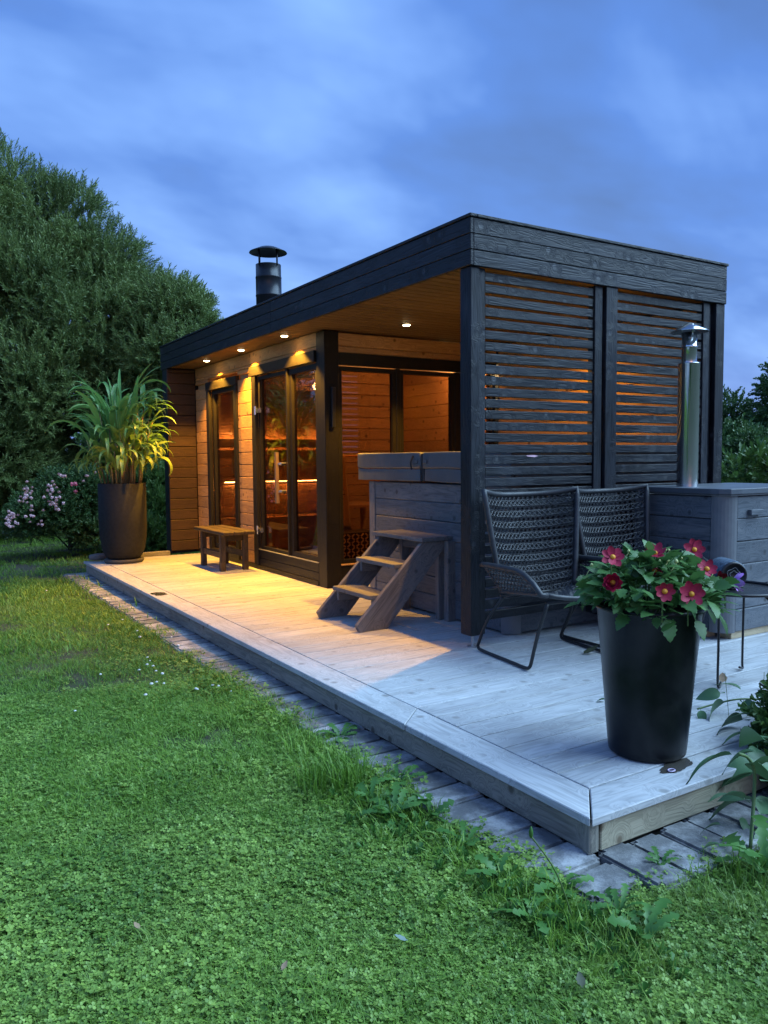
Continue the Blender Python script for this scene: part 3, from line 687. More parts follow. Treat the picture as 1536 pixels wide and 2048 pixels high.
def make_chair(label):
    c = thing('wicker_chair', label, 'chair', (0, 0, 0), 'dark wicker armchairs by the slatted screen')
    m = MB(); weave(m, chair_surface, (-1, 1), (.0, .34), 17, 11); m.build('seat', M_wicker, c)
    m = MB(); weave(m, chair_surface, (-1, 1), (.36, .995), 20, 18); m.build('backrest', M_wicker, c)
    for sd_ in (-1, 1):
        m = MB(); weave(m, lambda u, v: arm_surface(sd_, u, v), (0, 1), (.0, .97), 14, 6); 
        o = m.build('armrest', M_wicker, c)
        m = MB(); m.tube([arm_surface(sd_, i / 14, 1) for i in range(15)] + [chair_surface(sd_, .0)], .016, 8); m.build('arm_rail', M_wicker, o, True)
    m = MB(); path_ = [chair_surface(-1, .36 + .64 * i / 16) for i in range(17)] + [chair_surface(-1 + 2 * i / 14, 1) for i in range(1, 15)] + [chair_surface(1, 1 - .64 * i / 16) for i in range(1, 17)]
    m.tube(path_, .0165, 8); m.build('back_rim', M_wicker, c, True)
    m = MB(); m.tube([chair_surface(-1, .36 - .36 * i / 8) for i in range(9)] + [chair_surface(-1 + 2 * i / 10, 0) for i in range(1, 11)] + [chair_surface(1, .36 * i / 8) for i in range(1, 9)], .013, 8); m.build('seat_rim', M_wicker, c, True)
    for s_ in (-1, 1):
        m = MB(); m.tube(smooth_path([(s_ * .24, -.16, .335), (s_ * .29, -.24, .20), (s_ * .295, -.325, .055), (s_ * .295, -.335, .022), (s_ * .295, -.29, .011), (s_ * .295, 0, .011), (s_ * .295, .13, .011), (s_ * .295, .165, .022), (s_ * .292, .18, .055), (s_ * .295, .235, .20), (s_ * .265, .275, .37)], 5), .0095, 8); m.build('leg_frame', M_black, c, True)
    m = MB()
    for y_ in (-.16, .26): m.tube([(-.26, y_, .345 if y_ < 0 else .37), (.26, y_, .345 if y_ < 0 else .37)], .009, 6)
    m.build('cross_bar', M_black, c, True)
    return c
def copy_tree(o, parent=None):
    c = o.copy(); COL.objects.link(c); c.parent = parent
    for ch in list(o.children): copy_tree(ch, c)
    return c
c1 = make_chair('dark grey wicker high back armchair next to the front roof post')
c2 = copy_tree(c1); c2['label'] = 'dark grey wicker armchair half hidden behind the flower pot, beside the heater box'
c1.matrix_basis = Matrix.Translation((1.305, 1.49, 0)) @ Matrix.Rotation(R(180 - 7), 4, 'Z')
c2.matrix_basis = Matrix.Translation((1.98, 1.49, 0)) @ Matrix.Rotation(R(180 - 1), 4, 'Z')

# ------------------------------------------------------------------ side table with speaker
tb = thing('round_side_table', 'round black metal wire side table at the right edge of the deck', 'side table', (1.72, .70, 0))
q = MB(); q.lathe([(0, .452), (.232, .452), (.232, .455), (0, .455)], 40, (1.72, .70, 0)); q.build('tray', plain('black_tray', (.02, .022, .026), .3, var=.1), tb)
q = MB(); q.tube([(1.72 + .236 * math.cos(a), .70 + .236 * math.sin(a), .460) for a in [2 * math.pi * i / 40 for i in range(40)]], .008, 8, closed=True); q.build('rim', M_black, tb, True)
for a in (R(200), R(262), R(20), R(110)):
    c_, s_ = math.cos(a), math.sin(a)
    q = MB(); q.tube(smooth_path([(1.72 + .17 * c_, .70 + .17 * s_, .45), (1.72 + .225 * c_, .70 + .225 * s_, .41), (1.72 + .225 * c_, .70 + .225 * s_, .2), (1.72 + .225 * c_, .70 + .225 * s_, .035), (1.72 + .215 * c_ + .01, .70 + .215 * s_, .010), (1.72 + .17 * c_, .70 + .17 * s_, .025)], 5), .006, 8); q.build('leg', M_black, tb, True)
sp = thing('portable_speaker', 'blue fabric cylinder speaker with black end standing on the side table', 'speaker', (1.64, .76, .47))
a = Vector((.80, .30, 0)).normalized()
cen = Vector((1.72, .73, .532)); q = MB()
Mx = Matrix.Translation(cen) @ Vector((-.55, -.835, 0)).to_track_quat('Z', 'Y').to_matrix().to_4x4()
q.lathe([(.0, -.09), (.058, -.09), (.068, -.08), (.070, 0), (.068, .07), (.064, .076)], 32); q.build('body', plain('blue_fabric', (.075, .12, .17), .85, c2=(.03, .045, .07), nscale=70, bump=.5), sp, True, Mx)
q = MB(); q.lathe([(.064, .076), (.062, .084), (.052, .086), (.050, .078), (.0, .076)], 32); ec = q.build('end_cap', M_black, sp, True, Mx)
q = MB()
for k, ar in enumerate((.018, .032)):
    q.tube([(ar * math.cos(t_) * (1 + .12 * math.sin(5 * t_ + k)), ar * math.sin(t_) * (1 + .12 * math.sin(5 * t_ + k)), .079) for t_ in [2 * math.pi * i / 30 for i in range(30)]], .0014, 4, closed=True)
q.build('emblem', plain('grey_print', (.25, .26, .27), .6), ec, M=Mx)
q = MB(); q.box((-.05, -.05, -.075), (.05, .05, -.062)); 
plank('base', (1.67, .67, .456), (1.77, .79, .472), M_black, sp, 'y', bev=.008)

# ------------------------------------------------------------------ planters
pt = thing('black_flower_pot', 'tall tapered glossy black plastic pot at the front of the deck', 'plant pot', (.60, .285, 0))
PC = (.60, .285)
q = MB(); q.lathe([(0, .004), (.133, .004), (.140, .010), (.143, .03), (.166, .30), (.188, .545), (.196, .548), (.196, .562), (.186, .563), (.184, .545), (.18, .50)], 56, (*PC, 0)); q.build('shell', M_pot, pt, True)
q = MB(); q.lathe([(0, .525), (.186, .52)], 40, (*PC, 0)); q.build('soil', M_soil, pt)
bp = thing('tall_dark_planter', 'tall dark rounded planter holding the reed plant at the far deck corner', 'planter', (.36, 7.18, 0))
BC = (.36, 7.18)
q = MB(); q.lathe([(0, .045), (.165, .045), (.195, .075), (.225, .15), (.243, .26), (.252, .40), (.252, .865), (.243, .870), (.238, .86), (.235, .80)], 56, (*BC, 0)); q.build('shell', M_bigpot, bp, True)
q = MB(); q.lathe([(0, .82), (.238, .815)], 40, (*BC, 0)); q.build('soil', M_soil, bp)
q = MB(); q.lathe([(0, .002), (.20, .002), (.215, .03), (.205, .042), (0, .043)], 40, (*BC, 0)); q.build('saucer', M_galv if False else plain('dark_saucer', (.06, .058, .056), .7), bp, True)
lg = MB(); lg.tube([(.045, 7.42, .045), (.12, 7.425, .047), (.26, 7.44, .045)], [.030, .040, .036], 12); tag(lg.build('grey_log', plain('grey_bark', (.16, .155, .15), .9, nscale=30, bump=.6), None, True), 'short grey piece of log lying at the far deck corner behind the planter', 'log')

# ------------------------------------------------------------------ leaf makers
def ribbon(base, az, length, width, up0, droop, twist=0, seg=12, fold=.25, wav=0.0):
    """long strap leaf starting at base, rising at angle up0, bending over"""
    p = Vector(base); el = up0; v = []; f = []; ds = length / seg
    side = Vector((-math.sin(az), math.cos(az), 0))
    for i in range(seg + 1):
        s = i / seg; w = width * (min(1, .35 + s * 3.0)) * (1 - s ** 2.4) ** .8 + .001
        d = Vector((math.cos(az) * math.cos(el), math.sin(az) * math.cos(el), math.sin(el)))
        nrm = side.cross(d).normalized(); sd_ = (side * math.cos(twist * s) + nrm * math.sin(twist * s)); nn = d.cross(sd_)
        wv = wav * math.sin(s * 22 + az * 5) * w
        v += [p - sd_ * w / 2 + nn * (fold * w * -.5 + wv) * -1, p, p + sd_ * w / 2 - nn * (fold * w * -.5 - wv)]
        p = p + d * ds; el -= droop * ds / length * (.35 + 1.9 * s); 
    for i in range(seg):
        a = i * 3; f += [(a, a + 1, a + 4, a + 3), (a + 1, a + 2, a + 5, a + 4)]
    return v, f
def leaf_shape(L_, W_, serr=0, curl=.25, fold=.18, seg=8, droop=.35, petiole=.15):
    """ovate leaf along +X, normal +Z"""
    v = []; f = []
    for i in range(seg + 1):
        s = i / seg; w = W_ * .5 * (math.sin(math.pi * s ** .75) ** .8 if 0 < s < 1 else 0)
        if serr and i % 2 and 0 < i < seg: w *= 1 + serr
        x = petiole * L_ + L_ * s; z = -droop * L_ * s * s
        v += [(x - .04 * L_, -w, z + fold * w * 2 * .5), (x, 0, z), (x - .04 * L_, w, z + fold * w)]
    v += [(0, -.004 * 1, .0), (0, .004, .0)]
    for i in range(seg):
        a = i * 3; f += [(a, a + 3, a + 4, a + 1), (a + 1, a + 4, a + 5, a + 2)]
    n = (seg + 1) * 3; f.append((n, 1, n + 1))
    return v, f

# reed / maize plant
def mat_strap():
    m, t, B, O = mat_base('strap_leaves'); g = t.nodes.new('ShaderNodeNewGeometry'); sp_ = t.nodes.new('ShaderNodeSeparateXYZ'); t.links.new(g.outputs['Position'], sp_.inputs[0])
    oi = t.nodes.new('ShaderNodeObjectInfo'); h = math_(t, 'ADD', sp_.outputs[2], math_(t, 'MULTIPLY_ADD', oi.outputs['Random'], .5, -.25))
    f = sstep(t, h, .95, 1.75); c = mixc(t, f, (.26, .37, .07), (.13, .31, .08))
    n = noise_(t, g.outputs['Position'], 30, 3, .6); c = mixc(t, math_(t, 'MULTIPLY', sstep(t, n, .55, .8), .5), c, (.30, .32, .10))
    t.links.new(c, B.inputs['Base Color']); B.inputs['Roughness'].default_value = .4
    tr = t.nodes.new('ShaderNodeBsdfTranslucent'); t.links.new(c, tr.inputs[0]); mx = t.nodes.new('ShaderNodeMixShader'); mx.inputs[0].default_value = .35
    t.links.new(B.outputs[0], mx.inputs[1]); t.links.new(tr.outputs[0], mx.inputs[2]); t.links.new(mx.outputs[0], O.inputs[0]); return m
M_strapleaf = mat_strap()
M_cane = plain('pale_canes', (.34, .28, .13), .6, c2=(.20, .09, .04), nscale=9)
rp = thing('reed_plant', 'tall green reed like plant with arching yellowing leaves in the far planter', 'plant', (BC[0], BC[1], .82))
for i in range(54):
    a = rnd.uniform(0, 2 * math.pi); r_ = .20 * math.sqrt(rnd.random()); bx_, by_ = BC[0] + r_ * math.cos(a), BC[1] + r_ * math.sin(a)
    h = rnd.uniform(.42, .98); lean = rnd.uniform(.08, .42) * (.4 + r_ / .2); tx, ty = bx_ + math.cos(a) * lean * h * .6, by_ + math.sin(a) * lean * h * .6
    q = MB(); q.tube([(bx_, by_, .81), ((bx_ * .6 + tx * .4), (by_ * .6 + ty * .4), .81 + h * .5), (tx, ty, .81 + h)], [.009, .007, .004], 5); q.build('stem', M_cane, rp, True)
    for k in range(rnd.choice((3, 4, 4, 5))):
        s = rnd.uniform(.25, 1); b = Vector((bx_, by_, .81)).lerp(Vector((tx, ty, .81 + h)), s); az = a + rnd.gauss(0, .8)
        ln = rnd.uniform(.40, .72) * (.7 + .3 * s); upa = R(rnd.uniform(58, 86)) if s > .6 else R(rnd.uniform(40, 72))
        v, f = ribbon(b, az, ln, rnd.uniform(.040, .078), upa, rnd.uniform(.9, 3.0) if s > .5 else rnd.uniform(2.2, 3.4), rnd.uniform(-1, 1), 12, .3, .10)
        obj('leaf', new_mesh('leaf', v, f, M_strapleaf, True), rp)
for i in range(30):
    a = rnd.uniform(0, 6.28); rq = rnd.uniform(.04, .17); v, f = ribbon((BC[0] + rq * math.cos(a), BC[1] + rq * math.sin(a), rnd.uniform(1.1, 1.5)), a, rnd.uniform(.6, .85), rnd.uniform(.04, .07), R(rnd.uniform(76, 88)), rnd.uniform(.3, 2.4), rnd.uniform(-.8, .8), 12, .3, .06)
    obj('leaf', new_mesh('leaf', v, f, M_strapleaf, True), rp)

# dahlias
M_petal = plain('crimson_petals', (.38, .003, .045), .6, c2=(.27, .002, .03), nscale=40)
M_petalp = plain('lilac_petals', (.35, .10, .50), .5, c2=(.55, .35, .65), nscale=30)
M_yel = plain('yellow_stamens', (.75, .32, .02), .6, nscale=80, bump=.5)
M_bud = plain('pale_buds', (.45, .50, .18), .5)
M_dark_r = plain('dark_red_petals', (.16, .003, .012), .5, nscale=40)
dp = thing('dahlia_plant', 'bushy dahlia with serrated green leaves and crimson blooms in the black pot', 'plant', (PC[0], PC[1], .54))
leafs = []
for k in range(7):
    v, f = leaf_shape(rnd.uniform(.058, .086), rnd.uniform(.033, .050), serr=.25, seg=10, droop=rnd.uniform(.1, .5)); leafs.append(new_mesh('leaf', v, f, M_dahlia, True))
for i in range(290):
    # positions over a low dome wider than the pot
    a = rnd.uniform(0, 2 * math.pi); rr = math.sqrt(rnd.random()); el = rnd.random()
    R_ = .245; x, y_ = PC[0] + R_ * rr * math.cos(a), PC[1] + R_ * rr * math.sin(a)
    zt = .585 + .175 * (1 - rr ** 2.4) * (.30 + .70 * el) + .02 * math.sin(5 * a); 
    if rr > .78: zt = .56 + rnd.uniform(-.02, .10)
    tilt = -.15 + 1.05 * (1 - rr) + rnd.gauss(0, .4)
    M = Matrix.Translation((x, y_, zt)) @ Matrix.Rotation(a + rnd.gauss(0, .7), 4, 'Z') @ Matrix.Rotation(-tilt, 4, 'Y') @ Matrix.Rotation(rnd.gauss(0, .45), 4, 'X') @ Matrix.Scale(rnd.uniform(.6, 1.1), 4)
    o = obj('leaf', rnd.choice(leafs), dp, M)
mb_ = MB()
for i in range(420):
    a = rnd.uniform(0, 2 * math.pi); rr = math.sqrt(rnd.random()) * .95; v, f = leaf_shape(rnd.uniform(.04, .07), rnd.uniform(.022, .038), .22, seg=6, droop=rnd.uniform(.1, .5))
    M = Matrix.Translation((PC[0] + .235 * rr * math.cos(a), PC[1] + .235 * rr * math.sin(a), .575 + .165 * (1 - rr ** 2.4) * rnd.uniform(.5, 1.05))) @ Matrix.Rotation(a + rnd.gauss(0, .9), 4, 'Z') @ Matrix.Rotation(-rnd.gauss(.35, .5), 4, 'Y') @ Matrix.Rotation(rnd.gauss(0, .5), 4, 'X')
    mb_.add([M @ Vector(q_) for q_ in v], f)
tag(mb_.build('small_leaves', M_dahlia, dp, True), kind='stuff')
for dx, dy, dz, a in ((.20, -.10, .545, -.5), (.245, -.11, .52, -.62), (.16, -.17, .545, -.95), (-.12, -.17, .55, -2.0), (.0, -.2, .54, -1.6)):
    M = Matrix.Translation((PC[0] + dx, PC[1] + dy, dz)) @ Matrix.Rotation(a, 4, 'Z') @ Matrix.Rotation(.95, 4, 'Y'); obj('leaf', leafs[int(abs(dx) * 50) % 7], dp, M @ Matrix.Scale(1.15, 4))
q = MB()
for i in range(26):
    a = rnd.uniform(0, 6.28); rr = rnd.uniform(.05, .2); q.tube([(PC[0] + rr * .5 * math.cos(a), PC[1] + rr * .5 * math.sin(a), .52), (PC[0] + rr * math.cos(a), PC[1] + rr * math.sin(a), .60), (PC[0] + rr * 1.15 * math.cos(a), PC[1] + rr * 1.15 * math.sin(a), .69)], .003, 5)
tag(q.build('stems', M_stem, dp, True), kind='stuff')
def petal(L_, W_, cup):
    v = []; f = []; n = 6
    for i in range(n + 1):
        s = i / n; w = W_ * .5 * math.sin(math.pi * min(1, .12 + s * .80)) ** .7 if s < 1 else W_ * .12; z = cup * s * s * L_
        v += [(s * L_, -w, z + .12 * w), (s * L_, 0, z - .06 * W_), (s * L_, w, z + .12 * w)]
    for i in range(n): a = i * 3; f += [(a, a + 3, a + 4, a + 1), (a + 1, a + 4, a + 5, a + 2)]
    return v, f
def bloom(pos, face, size, npet, cup, mat, name='flower', centre=M_yel, layers=1, lab=None):
    Mq = Matrix.Translation(pos) @ Vector(face).to_track_quat('Z', 'Y').to_matrix().to_4x4()
    q = MB(); q.lathe([(0, .012), (.006, .011), (.0095, .006), (.009, 0)], 12); root = q.build(name, centre, dp, True, Mq)
    if lab: root['label'] = lab
    for l in range(layers):
        for k in range(npet):
            v, f = petal(size * (1 - .25 * l), size * .78, cup + .5 * l); me = new_mesh('petal', v, f, mat, True)
            obj('petal', me, root, Mq @ Matrix.Rotation(2 * math.pi * (k + .5 * l) / npet + rnd.gauss(0, .08), 4, 'Z') @ Matrix.Rotation(rnd.gauss(-.05, .14), 4, 'Y') @ Matrix.Translation((.005, 0, .001 + .002 * (k % 2))))
    q = MB(); p = Vector(pos) - Vector(face).normalized() * .003; q.tube([p, p - Vector(face).normalized() * .03 + Vector((0, 0, -.02)), p + Vector((0, 0, -.11)) - Vector(face) * .03], .003, 5); q.build('flower_stem', M_stem, root, True)
toC = (CAM - Vector((PC[0], PC[1], .7))).normalized()
F = [((.50, .15, .655), (-.6, -.7, .1), .030, 7, .3, M_petal, 1), ((.76, .17, .70), (-.35, -.7, .5), .032, 7, .35, M_petal, 1), ((.418, .30, .752), (-.45, -.55, .35), .036, 7, .15, M_petal, 1), ((.64, .30, .752), (-.35, -.3, .75), .038, 7, .5, M_petal, 1), ((.864, .30, .752), (-.55, -.7, .15), .037, 7, .2, M_petal, 1),
     ((.388, .27, .668), (-.6, -.4, .2), .030, 9, .5, M_petal, 3), ((.60, .12, .640), (-.55, -.75, .2), .041, 7, .25, M_petal, 1), ((.60, .27, .70), (-.2, -.8, -.5), .022, 6, .9, M_petal, 1)]
for p_, fc_, sz, npt, cup, mt, ly in F: bloom(tuple(Vector(p_) + Vector((-.62, -.58, .02)) * (.09 if p_[2] > .66 else .15) * (.6 if p_[0] < .5 else 1)), fc_, sz, npt, cup, mt, layers=ly)
bloom((1.045, .24, .610), (.75, -.5, -.1), .040, 6, .6, M_petalp, lab='lilac bloom seen from the side', centre=M_bud); bloom((.99, .26, .625), (-.5, -.7, .1), .024, 8, .6, M_dark_r, centre=M_dark_r, layers=2)
for i in range(18):
    a = rnd.uniform(0, 6.28); rr = rnd.uniform(.05, .25); q = MB(); r_ = rnd.uniform(.004, .008)
    x, y_, z = PC[0] + rr * math.cos(a), PC[1] + rr * math.sin(a) , .645 + .10 * (1 - (rr / .27) ** 2) + rnd.uniform(0, .03)
    q.lathe([(0, -r_ * 1.2), (r_, -r_ * .3), (r_ * .8, r_ * .6), (0, r_ * 1.3)], 8, (x, y_, z)); q.tube([(x, y_, z - r_), (x - .012, y_ + .008, z - .03), (x - .03, y_ + .012, z - .06)], .0018, 4); q.build('bud', M_bud, dp, True)

# ------------------------------------------------------------------ scatter by geometry nodes (foliage masses)
def scatter(name, pts, rots, scl, idx, sources, parent=None, kind='stuff'):
    me = bpy.data.meshes.new(name); n = len(pts)
    me.vertices.add(n); me.vertices.foreach_set('co', np.asarray(pts, dtype=np.float32).ravel())
    a = me.attributes.new('rot', 'FLOAT_VECTOR', 'POINT'); a.data.foreach_set('vector', np.asarray(rots, dtype=np.float32).ravel())
    a = me.attributes.new('scl', 'FLOAT', 'POINT'); a.data.foreach_set('value', np.asarray(scl, dtype=np.float32))
    a = me.attributes.new('idx', 'INT', 'POINT'); a.data.foreach_set('value', np.asarray(idx, dtype=np.int32))
    o = obj(name, me, parent)
    g = bpy.data.node_groups.new('scatter_' + name, 'GeometryNodeTree')
    g.interface.new_socket('Geometry', in_out='INPUT', socket_type='NodeSocketGeometry'); g.interface.new_socket('Geometry', in_out='OUTPUT', socket_type='NodeSocketGeometry')
    gi = g.nodes.new('NodeGroupInput'); go = g.nodes.new('NodeGroupOutput'); jn = g.nodes.new('GeometryNodeJoinGeometry')
    def attr(nm, ty):
        x = g.nodes.new('GeometryNodeInputNamedAttribute'); x.data_type = ty; x.inputs['Name'].default_value = nm; return x.outputs['Attribute']
    ai, ar, as_ = attr('idx', 'INT'), attr('rot', 'FLOAT_VECTOR'), attr('scl', 'FLOAT')
    for k, s in enumerate(sources):
        cp_ = g.nodes.new('FunctionNodeCompare'); cp_.data_type = 'INT'; cp_.operation = 'EQUAL'
        ii = [x for x in cp_.inputs if x.type == 'INT']; g.links.new(ai, ii[0]); ii[1].default_value = k
        oi = g.nodes.new('GeometryNodeObjectInfo'); oi.inputs['Object'].default_value = s; oi.inputs['As Instance'].default_value = False; oi.transform_space = 'ORIGINAL'
        ip = g.nodes.new('GeometryNodeInstanceOnPoints'); g.links.new(gi.outputs[0], ip.inputs['Points']); g.links.new(cp_.outputs[0], ip.inputs['Selection'])
        g.links.new(oi.outputs['Geometry'], ip.inputs['Instance']); g.links.new(ar, ip.inputs['Rotation']); g.links.new(as_, ip.inputs['Scale']); g.links.new(ip.outputs[0], jn.inputs[0])
    g.links.new(jn.outputs[0], go.inputs[0])
    md = o.modifiers.new('scatter', 'NODES'); md.node_group = g
    if kind: o['kind'] = kind
    return o
def source(name, v, f, mat, smooth=False): return bpy.data.objects.new(name, new_mesh(name, v, f, mat, smooth))   # not linked to the scene

def grass_tuft(n, rad, h, w, lean=.5, seed=0):
    r = random.Random(seed); v = []; f = []
    for i in range(n):
        a = r.uniform(0, 6.28); rr = rad * math.sqrt(r.random()); bx_, by_ = rr * math.cos(a), rr * math.sin(a); az = r.uniform(0, 6.28)
        hh = h * r.uniform(.5, 1.15); ln = lean * r.uniform(.2, 1.4) * hh; ww = w * r.uniform(.7, 1.2); sx, sy = -math.sin(az) * ww / 2, math.cos(az) * ww / 2; dx, dy = math.cos(az), math.sin(az)
        b = len(v); v += [(bx_ - sx, by_ - sy, 0), (bx_ + sx, by_ + sy, 0), (bx_ + dx * ln * .35 - sx * .8, by_ + dy * ln * .35 - sy * .8, hh * .6), (bx_ + dx * ln * .35 + sx * .8, by_ + dy * ln * .35 + sy * .8, hh * .6), (bx_ + dx * ln, by_ + dy * ln, hh * .95)]
        f += [(b, b + 1, b + 3, b + 2), (b + 2, b + 3, b + 4)]
    return v, f
def clover_patch(n, rad, seed=0, size=.0046):
    r = random.Random(seed); v = []; f = []
    for i in range(n):
        a = r.uniform(0, 6.28); rr = rad * math.sqrt(r.random()); c = Vector((rr * math.cos(a), rr * math.sin(a), r.uniform(.008, .024)))
        tl = Vector((r.gauss(0, .35), r.gauss(0, .35), 1)).normalized(); qn = tl.to_track_quat('Z', 'Y'); a0 = r.uniform(0, 6.28); s = size * r.uniform(.6, 1.25)
        for k in range(3):
            aa = a0 + k * 2.094; b = len(v)
            for (lx, ly, lz) in ((0, 0, 0), (.75, -.62, .10), (1.45, -.60, .18), (1.62, 0, .08), (1.45, .60, .18), (.75, .62, .10)):
                x, y_ = lx * math.cos(aa) - ly * math.sin(aa), lx * math.sin(aa) + ly * math.cos(aa); v.append(tuple(c + qn @ (Vector((x, y_, lz)) * s)))
            f += [(b, b + 1, b + 2, b + 3), (b, b + 3, b + 4, b + 5)]
    return v, f
src = [source('s_grass', *grass_tuft(44, .06, .036, .0021, 1.0, 1), M_grassA), source('s_grass', *grass_tuft(44, .06, .032, .0020, 1.4, 2), M_grassA),
       source('s_clover', *clover_patch(30, .065, 3), M_clover), source('s_clover', *clover_patch(26, .065, 4), M_clover),
       source('s_grassfar', *grass_tuft(40, .12, .038, .005, .9, 5), M_grassA), source('s_grassfar', *grass_tuft(40, .12, .034, .005, 1.2, 6), M_grassA)]
def blocked(x, y):
    e1 = -.200 + .035 * mnoise.noise((y * 3.1, 0, 3)) + .018 * mnoise.noise((y * 11, 5, 0))
    e2 = -.205 + .03 * mnoise.noise((x * 4, 9, 0))
    if y < 1.6 and y > -.2: e1 -= .0
    if x > e1 and y > e2 and x < 5.2 and y < DY1 - .02: 
        return not (x < .05 and y > 7.4)
    return False
nr = np.random.RandomState(3)
pts = []; rots = []; scl = []; idx = []
def ang_ok(x, y, m=0.0):
    dx, dy = x - CAM.x, y - CAM.y; d = math.hypot(dx, dy); a = math.atan2(dy, dx) - yaw
    a = (a + math.pi) % (2 * math.pi) - math.pi
    return abs(a) < R(33), d
def fill(n, dmin, dmax, kinds, cl=None):
    c = 0
    while c < n:
        d = math.sqrt(rnd.uniform(dmin ** 2, dmax ** 2)); a = yaw + R(rnd.uniform(-35, 38)); x, y_ = CAM.x + d * math.cos(a), CAM.y + d * math.sin(a); c += 1
        if blocked(x, y_): continue
        g = mnoise.noise((x * .9, y_ * .9, 7)); 
        thin = mnoise.noise((x * 1.7, y_ * 1.7, 2))
        if thin < -.52 and rnd.random() < .7: continue
        if rnd.random() < .9 - 6 * ((x + .60) ** 2 + (y_ - 1.72) ** 2) + .5 * mnoise.noise((x * 9, y_ * 9, 1)) - .1: continue
        clv = rnd.random() < (cl if cl is not None else 0) + .35 * g
        k = rnd.choice((2, 3)) if (clv and kinds == 'near') else (rnd.choice((0, 1)) if kinds == 'near' else rnd.choice((4, 5)))
        pts.append((x, y_, G - .012)); rots.append((rnd.gauss(0, .08), rnd.gauss(0, .08), rnd.uniform(0, 6.28)))
        edge = 1.35 if blocked(x + .07, y_ + .03) else 1
        scl.append(rnd.choice((.7, .85, 1, 1, 1.15, 1.35)) * (1 + .45 * mnoise.noise((x * 2.3, y_ * 2.3, 11))) * edge); idx.append(k)
fill(9000, .9, 2.6, 'near', .75); fill(14500, 2.6, 4.6, 'near', .55); fill(9000, 4.2, 7.5, 'near', .12)
fill(5200, 5.5, 9, 'far'); fill(6500, 9, 17, 'far')
g_ = scatter('lawn_grass', pts, rots, scl, idx, src); tag(g_, 'short green lawn grass and clover growing up to the pavers', 'grass')
print('grass points', len(pts))

# ------------------------------------------------------------------ trees
def sprig(n, length, ll, lw, seed, spread=.6):
    r = random.Random(seed); v = []; f = []
    for i in range(n):
        s = (i + .5) / n; b = Vector((math.sin(s * 2) * .05 * length, 0, s * length)); az = i * 2.4 + r.uniform(-.3, .3); el = R(r.uniform(35, 75))
        d = Vector((math.cos(az) * math.cos(el), math.sin(az) * math.cos(el), math.sin(el))); sd_ = d.cross(Vector((0, 0, 1))).normalized(); l_ = ll * r.uniform(.7, 1.2); w_ = lw * r.uniform(.8, 1.2)
        m_ = b + d * l_ * .5 + Vector((0, 0, .01)); k = len(v); v += [b, m_ - sd_ * w_ / 2, b + d * l_, m_ + sd_ * w_ / 2]; f.append((k, k + 1, k + 2, k + 3))
    return [tuple(x) for x in v], f
def crown_points(lobes, n, inner=.45, upb=.6, jit=.5, seed=1, low=-.5, hollow=False):
    r = random.Random(seed); P = []; Q = []; sc = []
    wts = [l[1][0] * l[1][2] for l in lobes]; tot = sum(wts)
    for (c, rad), w in zip(lobes, wts):
        for k in range(int(n * w / tot)):
            d = Vector((r.gauss(0, 1), r.gauss(0, 1), r.gauss(0, 1))).normalized()
            if d.z < low: d.z *= -.5; d.normalize()
            bump = 1 + .20 * mnoise.noise(Vector(c) + d * 2.6) + .08 * mnoise.noise(Vector(c) * 2 + d * 6)
            rr = (1 - inner * r.random() ** 2) * bump
            p = Vector(c) + Vector((d.x * rad[0], d.y * rad[1], d.z * rad[2])) * rr
            if hollow and mnoise.noise(p * 1.15 + Vector((5, 2, 9))) < -.24 and r.random() < .85: continue
            o_ = (d + Vector((0, 0, upb)) + Vector((r.gauss(0, jit), r.gauss(0, jit), r.gauss(0, jit)))).normalized()
            P.append(tuple(p)); e_ = (o_.to_track_quat('Z', 'Y') @ Quaternion((0, 0, 1), r.uniform(0, 6.28))).to_euler(); Q.append(tuple(e_)); sc.append(r.uniform(.75, 1.3))
    return P, Q, sc
def ray(px, py):
    return ((px - 768) * rt2 + (1024 - py) * up2 + 1578.1 * fw) / 1578.1
def at_y(px, py, Y): d = ray(px, py); return CAM + d * ((Y - CAM.y) / d.y)
def at_z(px, py, z): d = ray(px, py); return CAM + d * ((z - CAM.z) / d.z)
SW = [source('s_willow', *sprig(26, .24, .075, .012, s), M_willow) for s in (11, 12, 13)]
def tree(name, label, cat, lobes, n, srcs, trunk_pts, trunk_r, group=None, crown_name='crown', seed=1, inner=.45, upb=.6, size=1.0, jit=.5, hollow=False):
    b = trunk_pts[0]; t = thing(name, label, cat, b, group)
    m = MB(); m.tube(smooth_path(trunk_pts, 4), [trunk_r * (1 - .7 * i / (4 * (len(trunk_pts) - 1))) for i in range(4 * (len(trunk_pts) - 1) + 1)], 10)
    top = Vector(trunk_pts[-1]); mid = Vector(trunk_pts[max(0, len(trunk_pts) - 2)])
    for (c, rad) in lobes:
        c = Vector(c); s = mid.lerp(top, rnd.uniform(0, 1)); m.tube([s, s.lerp(c, .5) + Vector((0, 0, .1)), c], [trunk_r * .4, trunk_r * .25, trunk_r * .1], 6)
        for q_ in range(3): dd = Vector((rnd.gauss(0, 1), rnd.gauss(0, 1), rnd.random() + .3)).normalized(); m.tube([c, c + Vector((dd.x * rad[0], dd.y * rad[1], dd.z * rad[2])) * .8], [trunk_r * .12, .008], 4)
    m.build('trunk', M_bark, t, True)
    P, Q, sc = crown_points(lobes, n, inner, upb, jit, seed, hollow=hollow)
    P, Q, sc = zip(*[(p, q_, s_ * size) for p, q_, s_ in zip(P, Q, sc) if p[2] > G + .02])
    scatter(crown_name, P, Q, sc, [rnd.randrange(len(srcs)) for _ in P], srcs, t, 'stuff'); return t
